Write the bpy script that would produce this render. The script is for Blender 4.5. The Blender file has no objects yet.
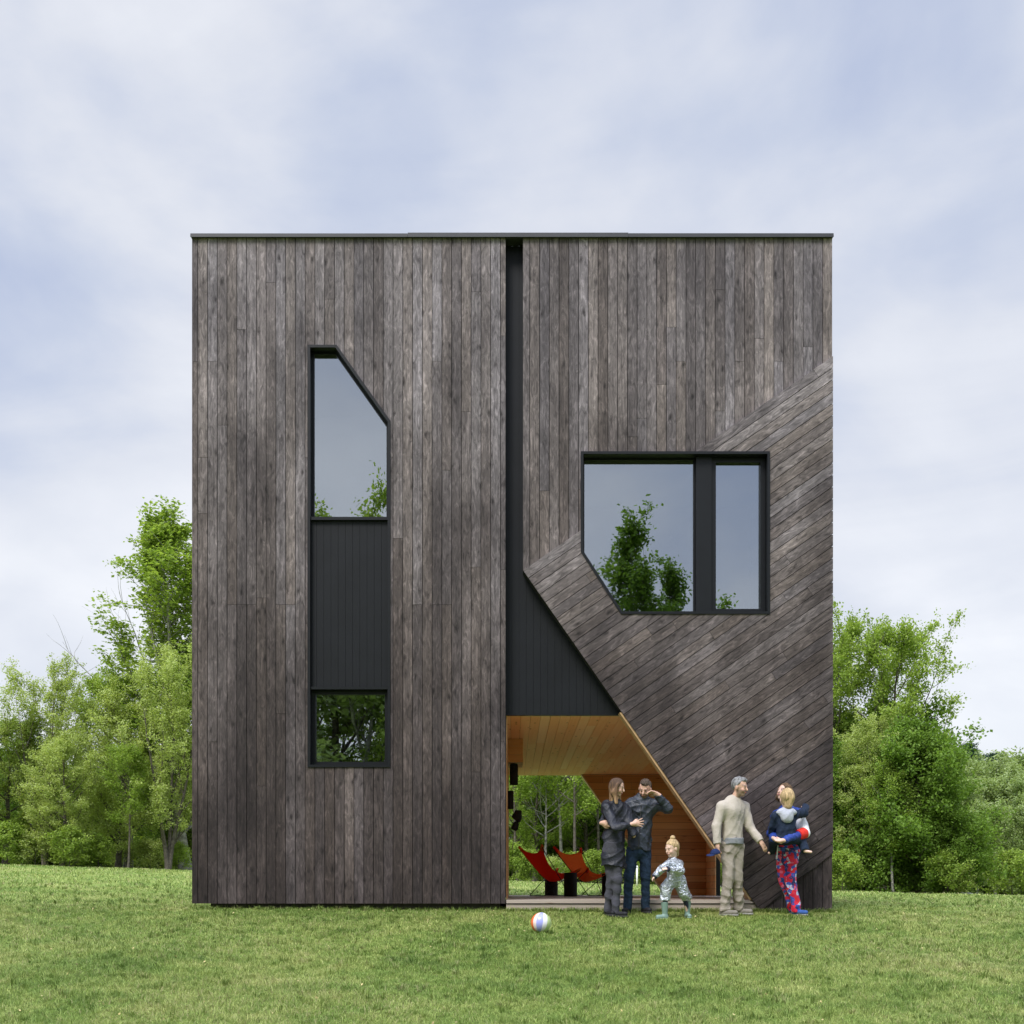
import bpy, math, random
import numpy as np
from mathutils import Vector, Matrix
from mathutils.geometry import delaunay_2d_cdt
random.seed(7); RNG = np.random.default_rng(7)
sc = bpy.context.scene
COL = sc.collection
R = math.radians
F = 1064.0                       # focal length in pixels
HZ = 887.0                       # horizon row
CAMZ = 0.25

def at(px, py, Y):
    """world point at depth Y (facade = 0) that stands where the photo shows (px,py)"""
    t = 14.0 + Y
    return Vector(((px - 512.0) / F * t, Y, CAMZ + (HZ - py) / F * t))
def fx(px): return (px - 512.0) / 76.0
def fz(py): return CAMZ + (HZ - py) / 76.0

# ------------------------------------------------------------------ tags
def tag(o, label=None, cat=None, group=None, kind=None):
    if label: o['label'] = label
    if cat: o['category'] = cat
    if group: o['group'] = group
    if kind: o['kind'] = kind
    return o
def empty(name, loc=(0, 0, 0), rz=0):
    o = bpy.data.objects.new(name, None); COL.objects.link(o)
    o.location = loc; o.rotation_euler = (0, 0, rz); o.empty_display_size = .2
    return o
def link(name, me, mat=None, parent=None, smooth=False):
    o = bpy.data.objects.new(name, me); COL.objects.link(o)
    if mat:
        for m in (mat if isinstance(mat, (list, tuple)) else [mat]): me.materials.append(m)
    if parent: o.parent = parent
    if smooth: me.shade_smooth()
    return o
def copy_tree(o, parent=None):
    c = o.copy(); COL.objects.link(c)
    if parent: c.parent = parent
    for ch in list(o.children):
        copy_tree(ch, c)
    return c

# ------------------------------------------------------------------ mesh builder
class MB:
    def __init__(s): s.v = []; s.f = []
    def add(s, vs, fs):
        n = len(s.v); s.v += [tuple(v) for v in vs]; s.f += [tuple(i + n for i in f) for f in fs]
    def box(s, x0, x1, y0, y1, z0, z1, b=0.0):
        if b <= 0:
            s.add([(x0,y0,z0),(x1,y0,z0),(x1,y1,z0),(x0,y1,z0),(x0,y0,z1),(x1,y0,z1),(x1,y1,z1),(x0,y1,z1)],
                  [(0,3,2,1),(4,5,6,7),(0,1,5,4),(1,2,6,5),(2,3,7,6),(3,0,4,7)])
        else:
            s.add([(x0+b,y0+b,z0),(x1-b,y0+b,z0),(x1-b,y1-b,z0),(x0+b,y1-b,z0),
                   (x0,y0,z0+b),(x1,y0,z0+b),(x1,y1,z0+b),(x0,y1,z0+b),
                   (x0,y0,z1-b),(x1,y0,z1-b),(x1,y1,z1-b),(x0,y1,z1-b),
                   (x0+b,y0+b,z1),(x1-b,y0+b,z1),(x1-b,y1-b,z1),(x0+b,y1-b,z1)],
                  [(0,3,2,1),(0,1,5,4),(1,2,6,5),(2,3,7,6),(3,0,4,7),(4,5,9,8),(5,6,10,9),(6,7,11,10),(7,4,8,11),
                   (8,9,13,12),(9,10,14,13),(10,11,15,14),(11,8,12,15),(12,13,14,15)])
    def tube(s, pts, rad, n=8, cap=True):
        pts = [Vector(p) for p in pts]
        if not isinstance(rad, (list, tuple)): rad = [rad] * len(pts)
        base = len(s.v); up = Vector((0, 0, 1))
        for i, p in enumerate(pts):
            d = (pts[min(i+1, len(pts)-1)] - pts[max(i-1, 0)]).normalized()
            a = d.cross(up)
            if a.length < 1e-3: a = d.cross(Vector((1, 0, 0)))
            a.normalize(); b = a.cross(d)
            for k in range(n):
                t = 2 * math.pi * k / n
                s.v.append(tuple(p + (a * math.cos(t) + b * math.sin(t)) * rad[i]))
        for i in range(len(pts) - 1):
            for k in range(n):
                a0 = base + i*n + k; a1 = base + i*n + (k+1) % n
                s.f.append((a0, a1, a1 + n, a0 + n))
        if cap:
            s.f.append(tuple(base + k for k in range(n))[::-1])
            s.f.append(tuple(base + (len(pts)-1)*n + k for k in range(n)))
    def lathe(s, prof, n=24, c=(0, 0, 0)):
        base = len(s.v)
        for (r, z) in prof:
            for k in range(n):
                t = 2 * math.pi * k / n
                s.v.append((c[0] + r*math.cos(t), c[1] + r*math.sin(t), c[2] + z))
        for i in range(len(prof) - 1):
            for k in range(n):
                a0 = base + i*n + k; a1 = base + i*n + (k+1) % n
                s.f.append((a0, a1, a1 + n, a0 + n))
    def prism(s, poly, y0, y1, m=lambda u, v, w: (u, w, v)):
        n = len(poly)
        s.add([m(p[0], p[1], y0) for p in poly] + [m(p[0], p[1], y1) for p in poly],
              [tuple(range(n)), tuple(range(2*n-1, n-1, -1))] + [(i, i+n, (i+1) % n + n, (i+1) % n) for i in range(n)])
    def ring(s, outer, inner, y0, y1, m=lambda u, v, w: (u, w, v)):
        n = len(outer)
        s.add([m(p[0],p[1],y0) for p in outer] + [m(p[0],p[1],y0) for p in inner] +
              [m(p[0],p[1],y1) for p in outer] + [m(p[0],p[1],y1) for p in inner],
              [q for i in range(n) for j in [(i+1) % n] for q in
               ((i, j, n+j, n+i), (2*n+i, 3*n+i, 3*n+j, 2*n+j), (i, 2*n+i, 2*n+j, j), (n+i, n+j, 3*n+j, 3*n+i))])
    def build(s, name, mat, parent=None, smooth=False):
        me = bpy.data.meshes.new(name); me.from_pydata(s.v, [], s.f); me.update()
        import bmesh
        if len(s.f) < 60000:
            bm = bmesh.new(); bm.from_mesh(me); bmesh.ops.recalc_face_normals(bm, faces=bm.faces); bm.to_mesh(me); bm.free()
        return link(name, me, mat, parent, smooth)

def inset(poly, d):
    """inset a convex polygon"""
    n = len(poly); c = (sum(p[0] for p in poly)/n, sum(p[1] for p in poly)/n); L = []
    for i in range(n):
        a = Vector(poly[i]); b = Vector(poly[(i+1) % n]); t = (b - a).normalized(); nn = Vector((-t.y, t.x))
        if nn.dot(Vector(c) - a) < 0: nn = -nn
        L.append((a + nn * d, t))
    out = []
    for i in range(n):
        (p, t), (q, u) = L[i-1], L[i]
        den = t.x*u.y - t.y*u.x
        k = ((q.x-p.x)*u.y - (q.y-p.y)*u.x) / den
        out.append((p.x + t.x*k, p.y + t.y*k))
    return out

# ------------------------------------------------------------------ node helper
def mat(name):
    m = bpy.data.materials.new(name); m.use_nodes = True
    nt = m.node_tree; nt.nodes.clear()
    out = nt.nodes.new('ShaderNodeOutputMaterial')
    return m, nt, out
def N(nt, t, **kw):
    n = nt.nodes.new('ShaderNode' + t)
    for k, v in kw.items():
        if k.startswith('i_'):
            key = k[2:]; key = int(key) if key.isdigit() else key.replace('_', ' ')
            n.inputs[key].default_value = v
        else: setattr(n, k, v)
    return n
def L(nt, a, b): nt.links.new(a, b)
def ramp(nt, fac, stops, interp='LINEAR'):
    r = nt.nodes.new('ShaderNodeValToRGB'); r.color_ramp.interpolation = interp
    el = r.color_ramp.elements
    while len(el) > 1: el.remove(el[-1])
    el[0].position = stops[0][0]; el[0].color = (*stops[0][1], 1)
    for p, c in stops[1:]:
        e = el.new(p); e.color = (*c, 1)
    if fac is not None: L(nt, fac, r.inputs[0])
    return r.outputs[0]
def mixc(nt, fac, a, b, mode='MIX'):
    n = nt.nodes.new('ShaderNodeMix'); n.data_type = 'RGBA'; n.blend_type = mode
    for s, v in ((n.inputs[0], fac), (n.inputs[6], a), (n.inputs[7], b)):
        if isinstance(v, (int, float)): s.default_value = v
        elif isinstance(v, tuple): s.default_value = (*v, 1)
        else: L(nt, v, s)
    return n.outputs[2]
def mth(nt, op, a, b=None, c=None):
    n = nt.nodes.new('ShaderNodeMath'); n.operation = op
    for i, v in enumerate((a, b, c)):
        if v is None: continue
        if isinstance(v, (int, float)): n.inputs[i].default_value = v
        else: L(nt, v, n.inputs[i])
    return n.outputs[0]
def bump(nt, h, strength=.5, dist=.01):
    b = nt.nodes.new('ShaderNodeBump'); b.inputs['Strength'].default_value = strength
    b.inputs['Distance'].default_value = dist; L(nt, h, b.inputs['Height']); return b.outputs[0]
def simple(name, col, rough=.6, metal=0, noise=.12, scale=30, bmp=0.15, bdist=.004, spec=.5):
    m, nt, out = mat(name)
    p = N(nt, 'BsdfPrincipled'); p.inputs['Roughness'].default_value = rough; p.inputs['Metallic'].default_value = metal
    p.inputs['Specular IOR Level'].default_value = spec
    tc = N(nt, 'TexCoord'); n = N(nt, 'TexNoise'); n.inputs['Scale'].default_value = scale; n.inputs['Detail'].default_value = 5
    L(nt, tc.outputs['Object'], n.inputs['Vector'])
    c = ramp(nt, n.outputs[0], [(.3, tuple(x*(1-noise*2) for x in col)), (.7, tuple(min(1, x*(1+noise*2)) for x in col))])
    L(nt, c, p.inputs['Base Color'])
    if bmp: L(nt, bump(nt, n.outputs[0], bmp, bdist), p.inputs['Normal'])
    L(nt, p.outputs[0], out.inputs[0]); return m

# ------------------------------------------------------------------ camera, world, sun
cam_d = bpy.data.cameras.new('camera'); cam = bpy.data.objects.new('camera', cam_d); COL.objects.link(cam)
cam.location = (0, -14, CAMZ); cam.rotation_euler = (R(90), 0, 0)
cam_d.sensor_width = 36; cam_d.lens = 36 * F / 1024; cam_d.shift_y = (HZ - 512) / 1024
cam_d.clip_start = .1; cam_d.clip_end = 2000; sc.camera = cam
sc.view_settings.view_transform = 'Standard'; sc.view_settings.look = 'None'
sc.view_settings.exposure = EXPOSURE = 0.55; sc.view_settings.gamma = 1

SUN_EL, SUN_AZ = R(52), R(-150)     # sun high behind the camera, to its left
w = bpy.data.worlds.new('World'); sc.world = w; w.use_nodes = True
nt = w.node_tree; nt.nodes.clear()
wo = nt.nodes.new('ShaderNodeOutputWorld'); bg = N(nt, 'Background'); bg.inputs['Strength'].default_value = .1
sky = N(nt, 'TexSky', sky_type='NISHITA', sun_disc=False, sun_elevation=SUN_EL, sun_rotation=SUN_AZ)
tc = N(nt, 'TexCoord'); mp = N(nt, 'Mapping'); L(nt, tc.outputs['Generated'], mp.inputs['Vector'])
mp.inputs['Location'].default_value = (1.3, .4, 2.2); mp.inputs['Scale'].default_value = (1, 1, 1.5)
mp.inputs['Rotation'].default_value = (.1, .5, 0)
n1 = N(nt, 'TexNoise'); n1.inputs['Scale'].default_value = 1.7; n1.inputs['Detail'].default_value = 7; n1.inputs['Roughness'].default_value = .48
n1.inputs['Distortion'].default_value = .35; L(nt, mp.outputs[0], n1.inputs['Vector'])
n2 = N(nt, 'TexNoise'); n2.inputs['Scale'].default_value = 4.0; n2.inputs['Detail'].default_value = 8; L(nt, mp.outputs[0], n2.inputs['Vector'])
sx = N(nt, 'SeparateXYZ'); L(nt, tc.outputs['Generated'], sx.inputs[0])
cl = mth(nt, 'ADD', mth(nt, 'MULTIPLY', n1.outputs[0], .75), mth(nt, 'MULTIPLY', n2.outputs[0], .25))
# thicker cloud and paler towards the horizon
n3 = N(nt, 'TexNoise'); n3.inputs['Scale'].default_value = 2.6; n3.inputs['Detail'].default_value = 9; n3.inputs['Roughness'].default_value = .55; n3.inputs['Distortion'].default_value = 1.1
mp3 = N(nt, 'Mapping'); mp3.inputs['Scale'].default_value = (1, 1, 2.6); mp3.inputs['Rotation'].default_value = (.2, .6, .3); L(nt, tc.outputs['Generated'], mp3.inputs[0]); L(nt, mp3.outputs[0], n3.inputs['Vector'])
cl = mth(nt, 'ADD', cl, mth(nt, 'MULTIPLY', mth(nt, 'SUBTRACT', n3.outputs[0], .5), .22))
cl = mth(nt, 'SUBTRACT', cl, mth(nt, 'MULTIPLY', sx.outputs[2], .18))
cc = ramp(nt, cl, [(.27, (3.3, 3.8, 5.2)), (.36, (4.3, 4.7, 5.7)), (.44, (5.5, 5.7, 6.25)), (.54, (6.7, 6.8, 7.1))])
base = mixc(nt, .90, sky.outputs[0], cc)
# an overcast sky is brightest overhead
zen = N(nt, 'MapRange', interpolation_type='SMOOTHSTEP'); L(nt, sx.outputs[2], zen.inputs[0])
zen.inputs[1].default_value = .64; zen.inputs[2].default_value = .92; zen.inputs[3].default_value = 1.0; zen.inputs[4].default_value = 4.4
vm = N(nt, 'VectorMath', operation='SCALE'); L(nt, base, vm.inputs[0]); L(nt, zen.outputs[0], vm.inputs['Scale'])
L(nt, vm.outputs[0], bg.inputs['Color']); L(nt, bg.outputs[0], wo.inputs[0])

sd = bpy.data.lights.new('sun', 'SUN'); sd.energy = 2.3; sd.angle = R(22); sd.color = (1, .96, .9)
so = bpy.data.objects.new('sun', sd); COL.objects.link(so)
dirv = Vector((math.cos(SUN_EL)*math.sin(-SUN_AZ)*-1, math.cos(SUN_EL)*math.cos(SUN_AZ), math.sin(SUN_EL)))
so.rotation_euler = dirv.to_track_quat('Z', 'Y').to_euler(); so.location = (0, 0, 30)

# ------------------------------------------------------------------ terrain
def sstep(x): x = np.clip(x, 0, 1); return x*x*(3-2*x)
def terrain(X, Y):
    X = np.asarray(X, float); Y = np.asarray(Y, float)
    front = np.minimum(Y, 0)
    z = -.055 - .004*X + .094 * (front + .35*(np.sqrt(front*front + .3) - .5477)*0)
    side = np.clip(X, -24, 24)
    z = z + sstep(Y/35) * (.52 - .033*side) + .020*sstep(Y/35) + .004*X*sstep(Y/35)
    u = .018*np.sin(X*1.3+.6*Y)*np.sin(Y*.9-.4*X+1) + .012*np.sin(X*3.1+1.7*Y)*np.sin(2.3*Y+.5*X)
    z = z + u * np.clip(np.abs(Y)*.6 + np.clip(np.abs(X)-4, 0, 2), .25, 1.6)
    far = np.clip((np.abs(Y) - 60) / 300, 0, 1) + np.clip((np.abs(X) - 60) / 300, 0, 1)
    return z * np.where((Y > 60) | (Y < -60), 1, 1) - 0*far
def tz(x, y): return float(terrain(x, y))

def axis(lo, hi, fine_lo, fine_hi, st, coarse):
    a = list(np.arange(fine_lo, fine_hi, st)); p = fine_lo; s = st
    while p > lo: s = min(s*1.35, coarse); p -= s; a.insert(0, max(p, lo))
    p = fine_hi; s = st; a.append(fine_hi)
    while p < hi: s = min(s*1.35, coarse); p += s; a.append(min(p, hi))
    return np.array(a)
xs = axis(-700, 700, -12, 12, .2, 60); ys = axis(-700, 700, -9, 10, .2, 60)
GX, GY = np.meshgrid(xs, ys); GYc = np.clip(GY, -20, 60)
GZ = terrain(GX, GYc)
GZ = GZ - np.clip(-20 - GY, 0, 1000)*.004
nx, ny = len(xs), len(ys)
verts = np.stack([GX.ravel(), GY.ravel(), GZ.ravel()], 1)
ii = np.arange(nx*ny).reshape(ny, nx)
fc = np.stack([ii[:-1, :-1].ravel(), ii[:-1, 1:].ravel(), ii[1:, 1:].ravel(), ii[1:, :-1].ravel()], 1)
def np_mesh(name, verts, faces):
    me = bpy.data.meshes.new(name); k = faces.shape[1]
    me.vertices.add(len(verts)); me.vertices.foreach_set('co', np.ascontiguousarray(verts, np.float32).ravel())
    me.loops.add(faces.size); me.loops.foreach_set('vertex_index', np.ascontiguousarray(faces, np.int32).ravel())
    me.polygons.add(len(faces)); me.polygons.foreach_set('loop_start', np.arange(0, faces.size, k, dtype=np.int32))
    me.update(calc_edges=True); me.validate(); return me
def vattr(me, name, data, dom='POINT'):
    a = me.attributes.new(name, 'FLOAT_COLOR', dom)
    d = np.ones((len(data), 4), np.float32); d[:, :data.shape[1]] = data
    a.data.foreach_set('color', d.ravel())

def lawn_colour(nt, vec):
    """patchy lawn: cool blue-green, mid green and dry yellow-green patches"""
    a = N(nt, 'TexNoise'); a.inputs['Scale'].default_value = .55; a.inputs['Detail'].default_value = 4; L(nt, vec, a.inputs['Vector'])
    b = N(nt, 'TexNoise'); b.inputs['Scale'].default_value = 2.6; b.inputs['Detail'].default_value = 6; b.inputs['Roughness'].default_value = .65; L(nt, vec, b.inputs['Vector'])
    b3 = N(nt, 'TexNoise'); b3.inputs['Scale'].default_value = 9; b3.inputs['Detail'].default_value = 4; L(nt, vec, b3.inputs['Vector'])
    f = mth(nt, 'ADD', mth(nt, 'ADD', mth(nt, 'MULTIPLY', a.outputs[0], .35), mth(nt, 'MULTIPLY', b.outputs[0], .4)), mth(nt, 'MULTIPLY', b3.outputs[0], .25))
    return ramp(nt, f, [(.37, (.13, .205, .045)), (.45, (.195, .29, .062)), (.53, (.285, .36, .095)), (.61, (.38, .425, .14)), (.68, (.44, .41, .20))])
m_lawn, nt, out = mat('lawn_soil')
p = N(nt, 'BsdfPrincipled'); p.inputs['Roughness'].default_value = .9; p.inputs['Specular IOR Level'].default_value = .1
g = N(nt, 'NewGeometry'); lc = lawn_colour(nt, g.outputs['Position'])
fn = N(nt, 'TexNoise'); fn.inputs['Scale'].default_value = 26; fn.inputs['Detail'].default_value = 8; fn.inputs['Roughness'].default_value = .75
L(nt, g.outputs['Position'], fn.inputs['Vector'])
fcx = ramp(nt, fn.outputs[0], [(.3, (.45, .45, .45)), (.7, (1.25, 1.25, 1.2))])
L(nt, mixc(nt, 1.0, lc, fcx, 'MULTIPLY'), p.inputs['Base Color'])
L(nt, bump(nt, fn.outputs[0], .9, .05), p.inputs['Normal']); L(nt, p.outputs[0], out.inputs[0])
lawn = link('lawn', np_mesh('lawn', verts, fc), m_lawn, None, True); tag(lawn, kind='structure')

# grass blades -----------------------------------------------------
def vnoise(x, y, s, seed):
    """cheap value noise"""
    x = x*s; y = y*s; xi = np.floor(x).astype(int); yi = np.floor(y).astype(int); fx_ = x-xi; fy_ = y-yi
    def h(a, b): v = np.sin(a*127.1 + b*311.7 + seed*17.3)*43758.5453; return v - np.floor(v)
    fx_ = fx_*fx_*(3-2*fx_); fy_ = fy_*fy_*(3-2*fy_)
    return (h(xi, yi)*(1-fx_)+h(xi+1, yi)*fx_)*(1-fy_) + (h(xi, yi+1)*(1-fx_)+h(xi+1, yi+1)*fx_)*fy_
def blades(n, t0, t1, hmin, hmax, wid):
    # uniform over the area of the view wedge (plus a margin for a sideways step)
    t = np.sqrt(RNG.random(n)*(t1*t1 - t0*t0) + t0*t0); s = (RNG.random(n)*2-1)
    x = s*(.52*t + 1.3); y = t - 14
    keep = ~((y > .12) & (y < 7.9) & (np.abs(x) < 4.18))
    keep &= ~((y > -.06) & (y < .2) & (x > -.1) & (x < 3.5))
    keep &= ~((y > .0) & (y < .2) & (x > 3.2) & (x < 4.25))
    x, y = x[keep], y[keep]; n = len(x)
    cl = vnoise(x, y, 1.4, 1)*.4 + vnoise(x, y, 5.5, 2)*.35 + vnoise(x, y, 16, 3)*.25
    h = (hmin + (hmax-hmin)*RNG.random(n)) * (.45 + 1.15*cl)
    h = np.where(RNG.random(n) < .012, h*1.5, h)
    h = h * np.where((np.abs(y+.1) < .35) & (np.abs(x) < 4.4), .75, 1)
    az = RNG.random(n)*2*np.pi; lean = .5 + 1.6*RNG.random(n)
    z = terrain(x, y) - .004
    wd = wid*(.7+.6*RNG.random(n))
    dx, dy = np.cos(az), np.sin(az); px_, py_ = -dy, dx
    base = np.stack([x, y, z], 1); D = np.stack([dx, dy, 0*dx], 1); P = np.stack([px_, py_, 0*dx], 1); U = np.array([0, 0, 1.])
    mid = base + D*(h*lean*.35)[:, None] + U*(h*.6)[:, None]
    tip = base + D*(h*lean)[:, None] + U*(h*(1.02-.22*lean))[:, None]
    V = np.stack([base-P*wd[:, None]/2, base+P*wd[:, None]/2, mid+P*wd[:, None]*.42, mid-P*wd[:, None]*.42, tip], 1)
    dry = (RNG.random(n) < (.05 + .22*np.clip(vnoise(x, y, 1.1, 9)*1.6-.6, 0, 1))).astype(float)
    c = np.stack([RNG.random(n), dry, cl], 1)
    return V.reshape(-1, 3), c
parts_ = [blades(230000, 6.2, 10.2, .022, .052, .004), blades(210000, 10.2, 15.0, .022, .05, .0055),
          blades(90000, 15, 26, .035, .06, .010), blades(70000, 26, 52, .05, .10, .022)]
def tufts(n, t0, t1, per, h0, h1, wid, xy=None, tone=None):
    if xy is None:
        t = np.sqrt(RNG.random(n)*(t1*t1 - t0*t0) + t0*t0); x = (RNG.random(n)*2-1)*(.52*t + 1.0); y = t-14
        ok = ~((y > -.1) & (y < 8.1) & (np.abs(x) < 4.4)); x, y = x[ok], y[ok]
    else: x, y = xy
    n = len(x); sc_ = np.repeat(.6+.8*RNG.random(n), per); rnd_ = np.repeat(RNG.random(n), per); dr = np.repeat((RNG.random(n) < .16).astype(float), per)
    x = np.repeat(x, per); y = np.repeat(y, per); m = len(x); az = RNG.random(m)*6.2832; rr_ = .035*RNG.random(m)*sc_
    x = x+np.cos(az)*rr_; y = y+np.sin(az)*rr_; az = az+RNG.normal(0, .5, m); h = (h0+(h1-h0)*RNG.random(m))*sc_; lean = .3+.9*RNG.random(m)
    base = np.stack([x, y, terrain(x, y)-.004], 1); D = np.stack([np.cos(az), np.sin(az), 0*az], 1); P = np.stack([-np.sin(az), np.cos(az), 0*az], 1); U = np.array([0, 0, 1.])
    wd = (wid*(.7+.6*RNG.random(m)))[:, None]; h_ = h[:, None]; l_ = lean[:, None]
    mid = base+D*h_*l_*.3+U*h_*.62; tip = base+D*h_*l_+U*h_*(1-.25*l_)
    V = np.stack([base-P*wd/2, base+P*wd/2, mid+P*wd*.42, mid-P*wd*.42, tip], 1)
    return V.reshape(-1, 3), np.stack([np.clip(rnd_*.7+RNG.random(m)*.3, 0, 1)*.55, dr*RNG.random(m), rnd_], 1)
parts_.append(tufts(2600, 6.2, 14.5, 16, .035, .075, .0062))
parts_.append(tufts(1500, 14.5, 30, 14, .05, .10, .012))
ex = np.concatenate([RNG.uniform(-4.25, -.1, 520), RNG.uniform(-.1, 3.3, 330), RNG.uniform(3.1, 4.3, 110), np.full(60, -4.3), np.full(60, 4.32)])
ey = np.concatenate([RNG.uniform(-.16, .10, 520), RNG.uniform(-.15, -.04, 330), RNG.uniform(-.16, -.05, 110), RNG.uniform(-.1, 3, 60), RNG.uniform(-.1, 3, 60)])
tk_ = np.ones(len(ex), bool); tk_[:520] = RNG.random(520) < .35
parts_.append(tufts(0, 0, 0, 12, .025, .07, .006, (ex[tk_]+RNG.normal(0, .02, tk_.sum()), ey[tk_])))
bx0 = (541-512)/F*11.65; ba_ = RNG.uniform(0, 6.28, 26); parts_.append(tufts(0, 0, 0, 12, .03, .06, .005, (bx0+.10*np.cos(ba_), -2.35+.10*np.sin(ba_))))
V = np.concatenate([a for a, b in parts_]); C = np.concatenate([b for a, b in parts_]); nb = len(C)
b5 = (np.arange(nb)*5)[:, None]
tri = np.concatenate([b5+[[0, 1, 2]], b5+[[0, 2, 3]], b5+[[3, 2, 4]]])
me = np_mesh('grass', V, tri); vattr(me, 'bl', np.repeat(C, 5, 0))
m_grass, nt, out = mat('grass_blade')
g = N(nt, 'NewGeometry'); lc = lawn_colour(nt, g.outputs['Position'])
at_ = N(nt, 'Attribute', attribute_name='bl'); sp = N(nt, 'SeparateColor'); L(nt, at_.outputs['Color'], sp.inputs[0])
v = ramp(nt, sp.outputs[0], [(0, (.50, .56, .45)), (.5, (1, 1, 1)), (1, (1.75, 1.6, 1.9))])
c1 = mixc(nt, 1.0, lc, v, 'MULTIPLY'); c2 = mixc(nt, mth(nt, 'MULTIPLY', sp.outputs[1], .8), c1, (.42, .38, .19))
d = N(nt, 'BsdfPrincipled'); d.inputs['Roughness'].default_value = .55; d.inputs['Specular IOR Level'].default_value = .25
L(nt, c2, d.inputs['Base Color']); tr = N(nt, 'BsdfTranslucent'); L(nt, c2, tr.inputs[0])
mx = N(nt, 'MixShader'); mx.inputs[0].default_value = .35; L(nt, d.outputs[0], mx.inputs[1]); L(nt, tr.outputs[0], mx.inputs[2]); L(nt, mx.outputs[0], out.inputs[0])
gr = link('grass', me, m_grass); tag(gr, 'short patchy green grass of the mown lawn', 'grass', kind='stuff')

# small fallen leaves and petals scattered in the grass
nl_ = 260; t_ = np.sqrt(RNG.random(nl_)*(14.5**2-6.3**2)+6.3**2); x_ = (RNG.random(nl_)*2-1)*(.52*t_+.6); y_ = t_-14
y_ = np.minimum(y_, -.3); c_ = np.stack([x_, y_, terrain(x_, y_)+.022+.02*RNG.random(nl_)], 1)
a1 = RNG.normal(0, 1, (nl_, 3)); a1[:, 2] *= .4; a1 /= np.linalg.norm(a1, axis=1)[:, None]; a2 = np.cross(a1, RNG.normal(0, 1, (nl_, 3))); a2 /= np.linalg.norm(a2, axis=1)[:, None]
s_ = (.006+.010*RNG.random(nl_))[:, None]; V_ = np.stack([c_-a1*s_, c_+a2*s_*.55, c_+a1*s_, c_-a2*s_*.55], 1).reshape(-1, 3)
me = np_mesh('fallen_leaves', V_, (np.arange(nl_)*4)[:, None]+[[0, 1, 2, 3]])
fl_ = link('fallen_leaves', me, simple('dry_pale_leaf', (.62, .50, .24), .8, 0, .3, 3, 0)); tag(fl_, 'tiny pale fallen leaves and petals scattered through the grass', 'fallen leaves', kind='stuff')
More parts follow.
